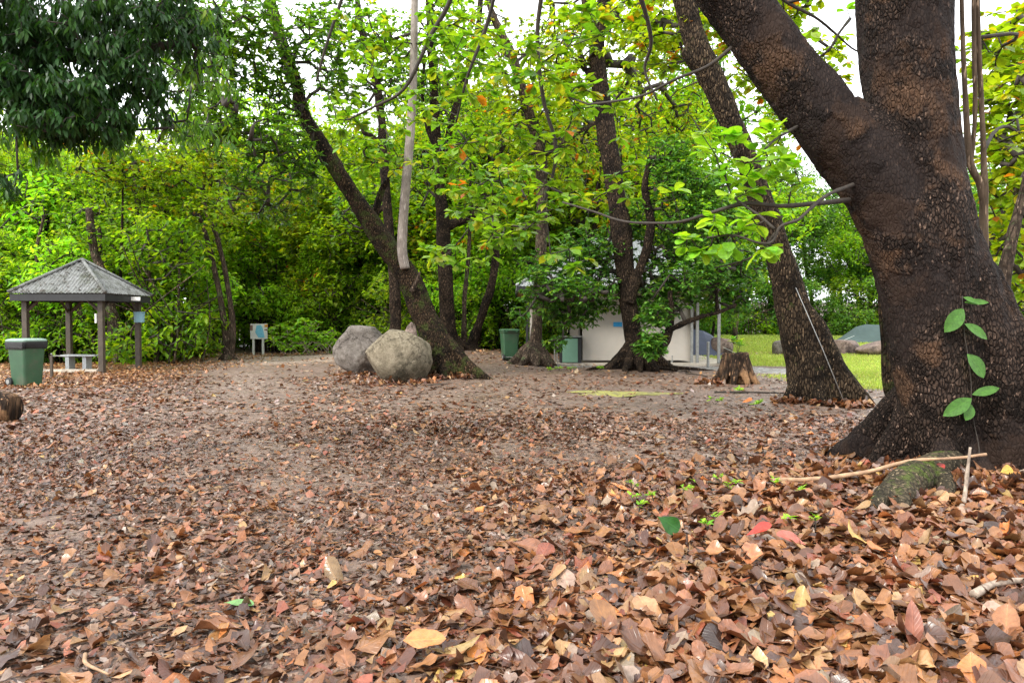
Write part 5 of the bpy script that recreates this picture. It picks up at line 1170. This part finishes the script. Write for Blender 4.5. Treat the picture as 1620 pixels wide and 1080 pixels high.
# torn scraps lying over the whole leaves
x, y = scatter(9000, 2.4, 9, 1.5); n = len(x); L = .03+.06*rng.random(n); lay(x, y, L, L*(.4+.5*rng.random(n)), TM, pal(n, *LIT, jit=.3)*.85, .10, .4, .35, .6, .018, .036, jag=.3)
x, y = scatter(3500, 2.4, 12, 1.4); n = len(x); L = .08+.14*rng.random(n); lay(x, y, L, np.full(n, .006)+.004*rng.random(n), TE, pal(n, [(.10,.06,.04),(.22,.15,.10),(.05,.035,.028)], [3,2,2]), .06, .1, .2, .2, .016, .034)
# middle distance
x, y = scatter(26000, 9, 20, 1.3); n = len(x); L = .07+.08*rng.random(n); lay(x, y, L, L*(.5+.2*rng.random(n)), TE, pal(n, *LITD, jit=.22)*1.15, .055, .2, .14, .15, .0, .012)
x, y = scatter(5000, 8.5, 20, 1.5); n = len(x); L = .10+.08*rng.random(n); lay(x, y, L, L*.55, TM, pal(n, *LIT, jit=.2), .08, .25, .2, .25, .0, .02)
# around shelter and forest foot: dry orange-brown
shm = lambda x, y: np.clip(ss(-8.2, -10.2, x)+ss(30,34,y), 0, 1)*(1-.75*zones(x, y)[2])
x, y = scatter(32000, 16.5, 34, 1.4, extra=shm); n = len(x); L = .08+.08*rng.random(n); lay(x, y, L, L*.6, TL, pal(n, [(.38,.18,.07),(.28,.14,.07),(.40,.25,.13),(.17,.085,.045)], [4,4,1.5,3]), .2, .3, .2, .2, .0, .04)
# wherever trees stand on the bank
bankm = lambda x, y: np.clip(np.exp(-(((x+3)/4.5)**2+((y-27)/5)**2))*.55+np.exp(-(((x-3.7)/2.4)**2+((y-20.6)/1.2)**2))*.3, 0, 1)
x, y = scatter(7000, 17, 33, 1.2, extra=bankm); n = len(x); L = .12+.08*rng.random(n); lay(x, y, L, L*.6, TL, pal(n, [(.40,.20,.09),(.22,.12,.07),(.40,.27,.17)], [3,4,2]), .2, .3, .2, .2, .0, .03)
# drifts against trunks
for (cx_, cy_, r_, n_) in ((-2.7,17.2,1.0,170),(-4.3,20.6,.9,120),(3.9,6.9,.9,700),(5.9,13.25,.55,260),(5.1,13.6,.3,120),(4.55,17.0,.35,120),(-1.55,18.2,.6,200),(-2.7,17.7,.5,90)):
    a_ = rng.random(n_)*2*PI; rr = r_*np.sqrt(rng.random(n_)); x = cx_+rr*np.cos(a_); y = cy_+rr*np.sin(a_)*.6; L = .12+.08*rng.random(n_)
    lay(x, y, L, L*.6, TH if cy_ < 10 else TM, pal(n_, *LIT), .4, .45, .35, .3, .01, .07)
lo = lit.build("leaf_litter", M['litter'], None, smooth=True, col=True, uv=True); setp(lo, "carpet of fallen brown, tan and red leaves over the forest floor", "leaf litter", kind="stuff")

# single leaves one can point at
def one_leaf(label, px, py, L, W, col, N_, D, T=THF, bend=.1, cup=.05, lift=.07, mat=None):
    p = G(px, py); p[2] += lift; mb = MB(); D = np.array(D, float); D /= np.linalg.norm(D)
    leaf_cloud(mb, np.array([p-D*L*.5]), np.array([D]), np.array([N_], float), L, L*W, T, bend=bend, fold=.08, cup=cup, wave=.12, col=np.array([col])); o = mb.build("fallen_leaf", mat or M['litter'], smooth=True, col=True, uv=True); setp(o, label, "leaf"); return o
one_leaf("broad glossy dark green fallen leaf standing out on the brown litter", 1058, 858, .17, .72, (.03,.13,.025), (-.3,-.9,.5), (.75,-.1,-.45), mat=M['leaf_vein'], lift=.13)
one_leaf("flat pale orange rounded leaf at the bottom centre", 672, 1040, .19, .72, (.46,.19,.06), (0,-.25,1), (1,.15,0), T=TGF, bend=.02, cup=.03, lift=.085)
one_leaf("shiny scarlet curled leaf in the right foreground", 1200, 862, .19, .42, (.38,.035,.02), (0,-.5,1), (1,.2,.3), bend=-.1, cup=.2, lift=.10)
one_leaf("matt red leaf just right of the scarlet one", 1252, 872, .19, .5, (.36,.10,.07), (0,-.6,1), (-.6,.3,.25), bend=.1, cup=.15, lift=.09)
one_leaf("reddish brown leaf standing on end in the right foreground", 1445, 1030, .22, .38, (.30,.12,.08), (0,-1,.2), (.05,.1,1), T=TGF, lift=.12)
one_leaf("yellow leaf at the foot of the biggest tree's right buttress", 1592, 764, .12, .8, (.50,.30,.04), (0,-.9,.5), (.9,0,.3), lift=.12)
one_leaf("bright orange leaf on bare ground before the stump", 1182, 639, .2, .6, (.55,.15,.02), (0,-.4,1), (1,0,.2), bend=-.2, lift=.05)
one_leaf("torn green leaf lying in the left foreground", 378, 967, .15, .45, (.14,.30,.09), (0,-.2,1), (1,.1,0), lift=.05)
one_leaf("crimson leaf near the bottom right corner of the tree root", 1478, 772, .22, .4, (.30,.03,.02), (0,-.6,1), (.9,-.2,.5), bend=-.2, cup=.2, lift=.14)
# green sprouts in the litter
for k, (px_, py_) in enumerate(((1000,780),(1005,805),(1035,800),(1080,790),(1100,775),(1150,785),(1165,778),(1120,845),(1130,838),(1250,838),(1290,845),(1010,818),(1140,770),(1270,790),(1095,785),(1225,780))):
    leafy_plant("seedling", "tiny bright green seedling in the litter left of the mossy root", G(px_, py_)+np.array([0,0,.03]), .07+.04*random.random(), 2, .055, 'lime', "seedling", "green seedlings in the litter before the biggest tree", spread=.06, T=TE, W=.36, per=4)
for k, (px_, py_) in enumerate(((870,588),(885,586),(905,587),(950,586),(1172,622),(1195,645),(1130,640))):
    leafy_plant("weed", "small green weed growing on the bare ground before the toilet block", G(px_, py_), .12, 3, .10, 'lime', "weed", "small weeds on the bare ground", spread=.14, T=TL, W=.3, per=5)
# dry weed at right tree's foot
# moss patch
mp = MB(); c_ = G(980, 622); nseg = 48; V = []; Fc = []
for rk in range(7):
    for k in range(nseg):
        a_ = 2*PI*k/nseg; rr = rk/6*(1+.25*math.sin(a_*3+1)+.12*math.sin(a_*7)); x_ = c_[0]+1.05*rr*math.cos(a_); y_ = c_[1]+.42*rr*math.sin(a_); V.append((x_, y_, float(gz(x_, y_))+.022*(1-(rk/6)**2)+.004))
for rk in range(6):
    for k in range(nseg): Fc.append((rk*nseg+k, (rk+1)*nseg+k, (rk+1)*nseg+(k+1)%nseg, rk*nseg+(k+1)%nseg))
mp.faces(V, Fc); o = mp.build("moss_patch", M['moss_ground'], smooth=True); setp(o, "flat yellow-green moss patch on bare soil in front of the fig tree", "moss", kind="stuff")
# lawn grass
n = 260000; y = (16**1.0+rng.random(n)*(46)); x = 6+rng.random(n)*(y*.75-2); gm = zones(x, y)[1]; k = rng.random(n) < gm*np.clip(30/y, .3, 1); x, y = x[k], y[k]; n = len(x)
gmb = MB(); az = rng.random(n)*2*PI; D = np.stack([np.cos(az)*.5, np.sin(az)*.5, np.ones(n)], -1); Ls = (.035+.04*rng.random(n))*(1+y/40)
leaf_cloud(gmb, np.stack([x, y, gz(x, y)-.005], -1), D, rand_dir(n), Ls, .010+.0006*y, TL, bend=.3, col=pal(n, [(.33,.43,.08),(.40,.47,.11),(.45,.43,.17),(.24,.34,.06)], [4,4,2,2]))
o = gmb.build("lawn_grass", M['grass'], smooth=False, col=True); setp(o, "short bright green mown grass beyond the trees", "grass", kind="stuff")
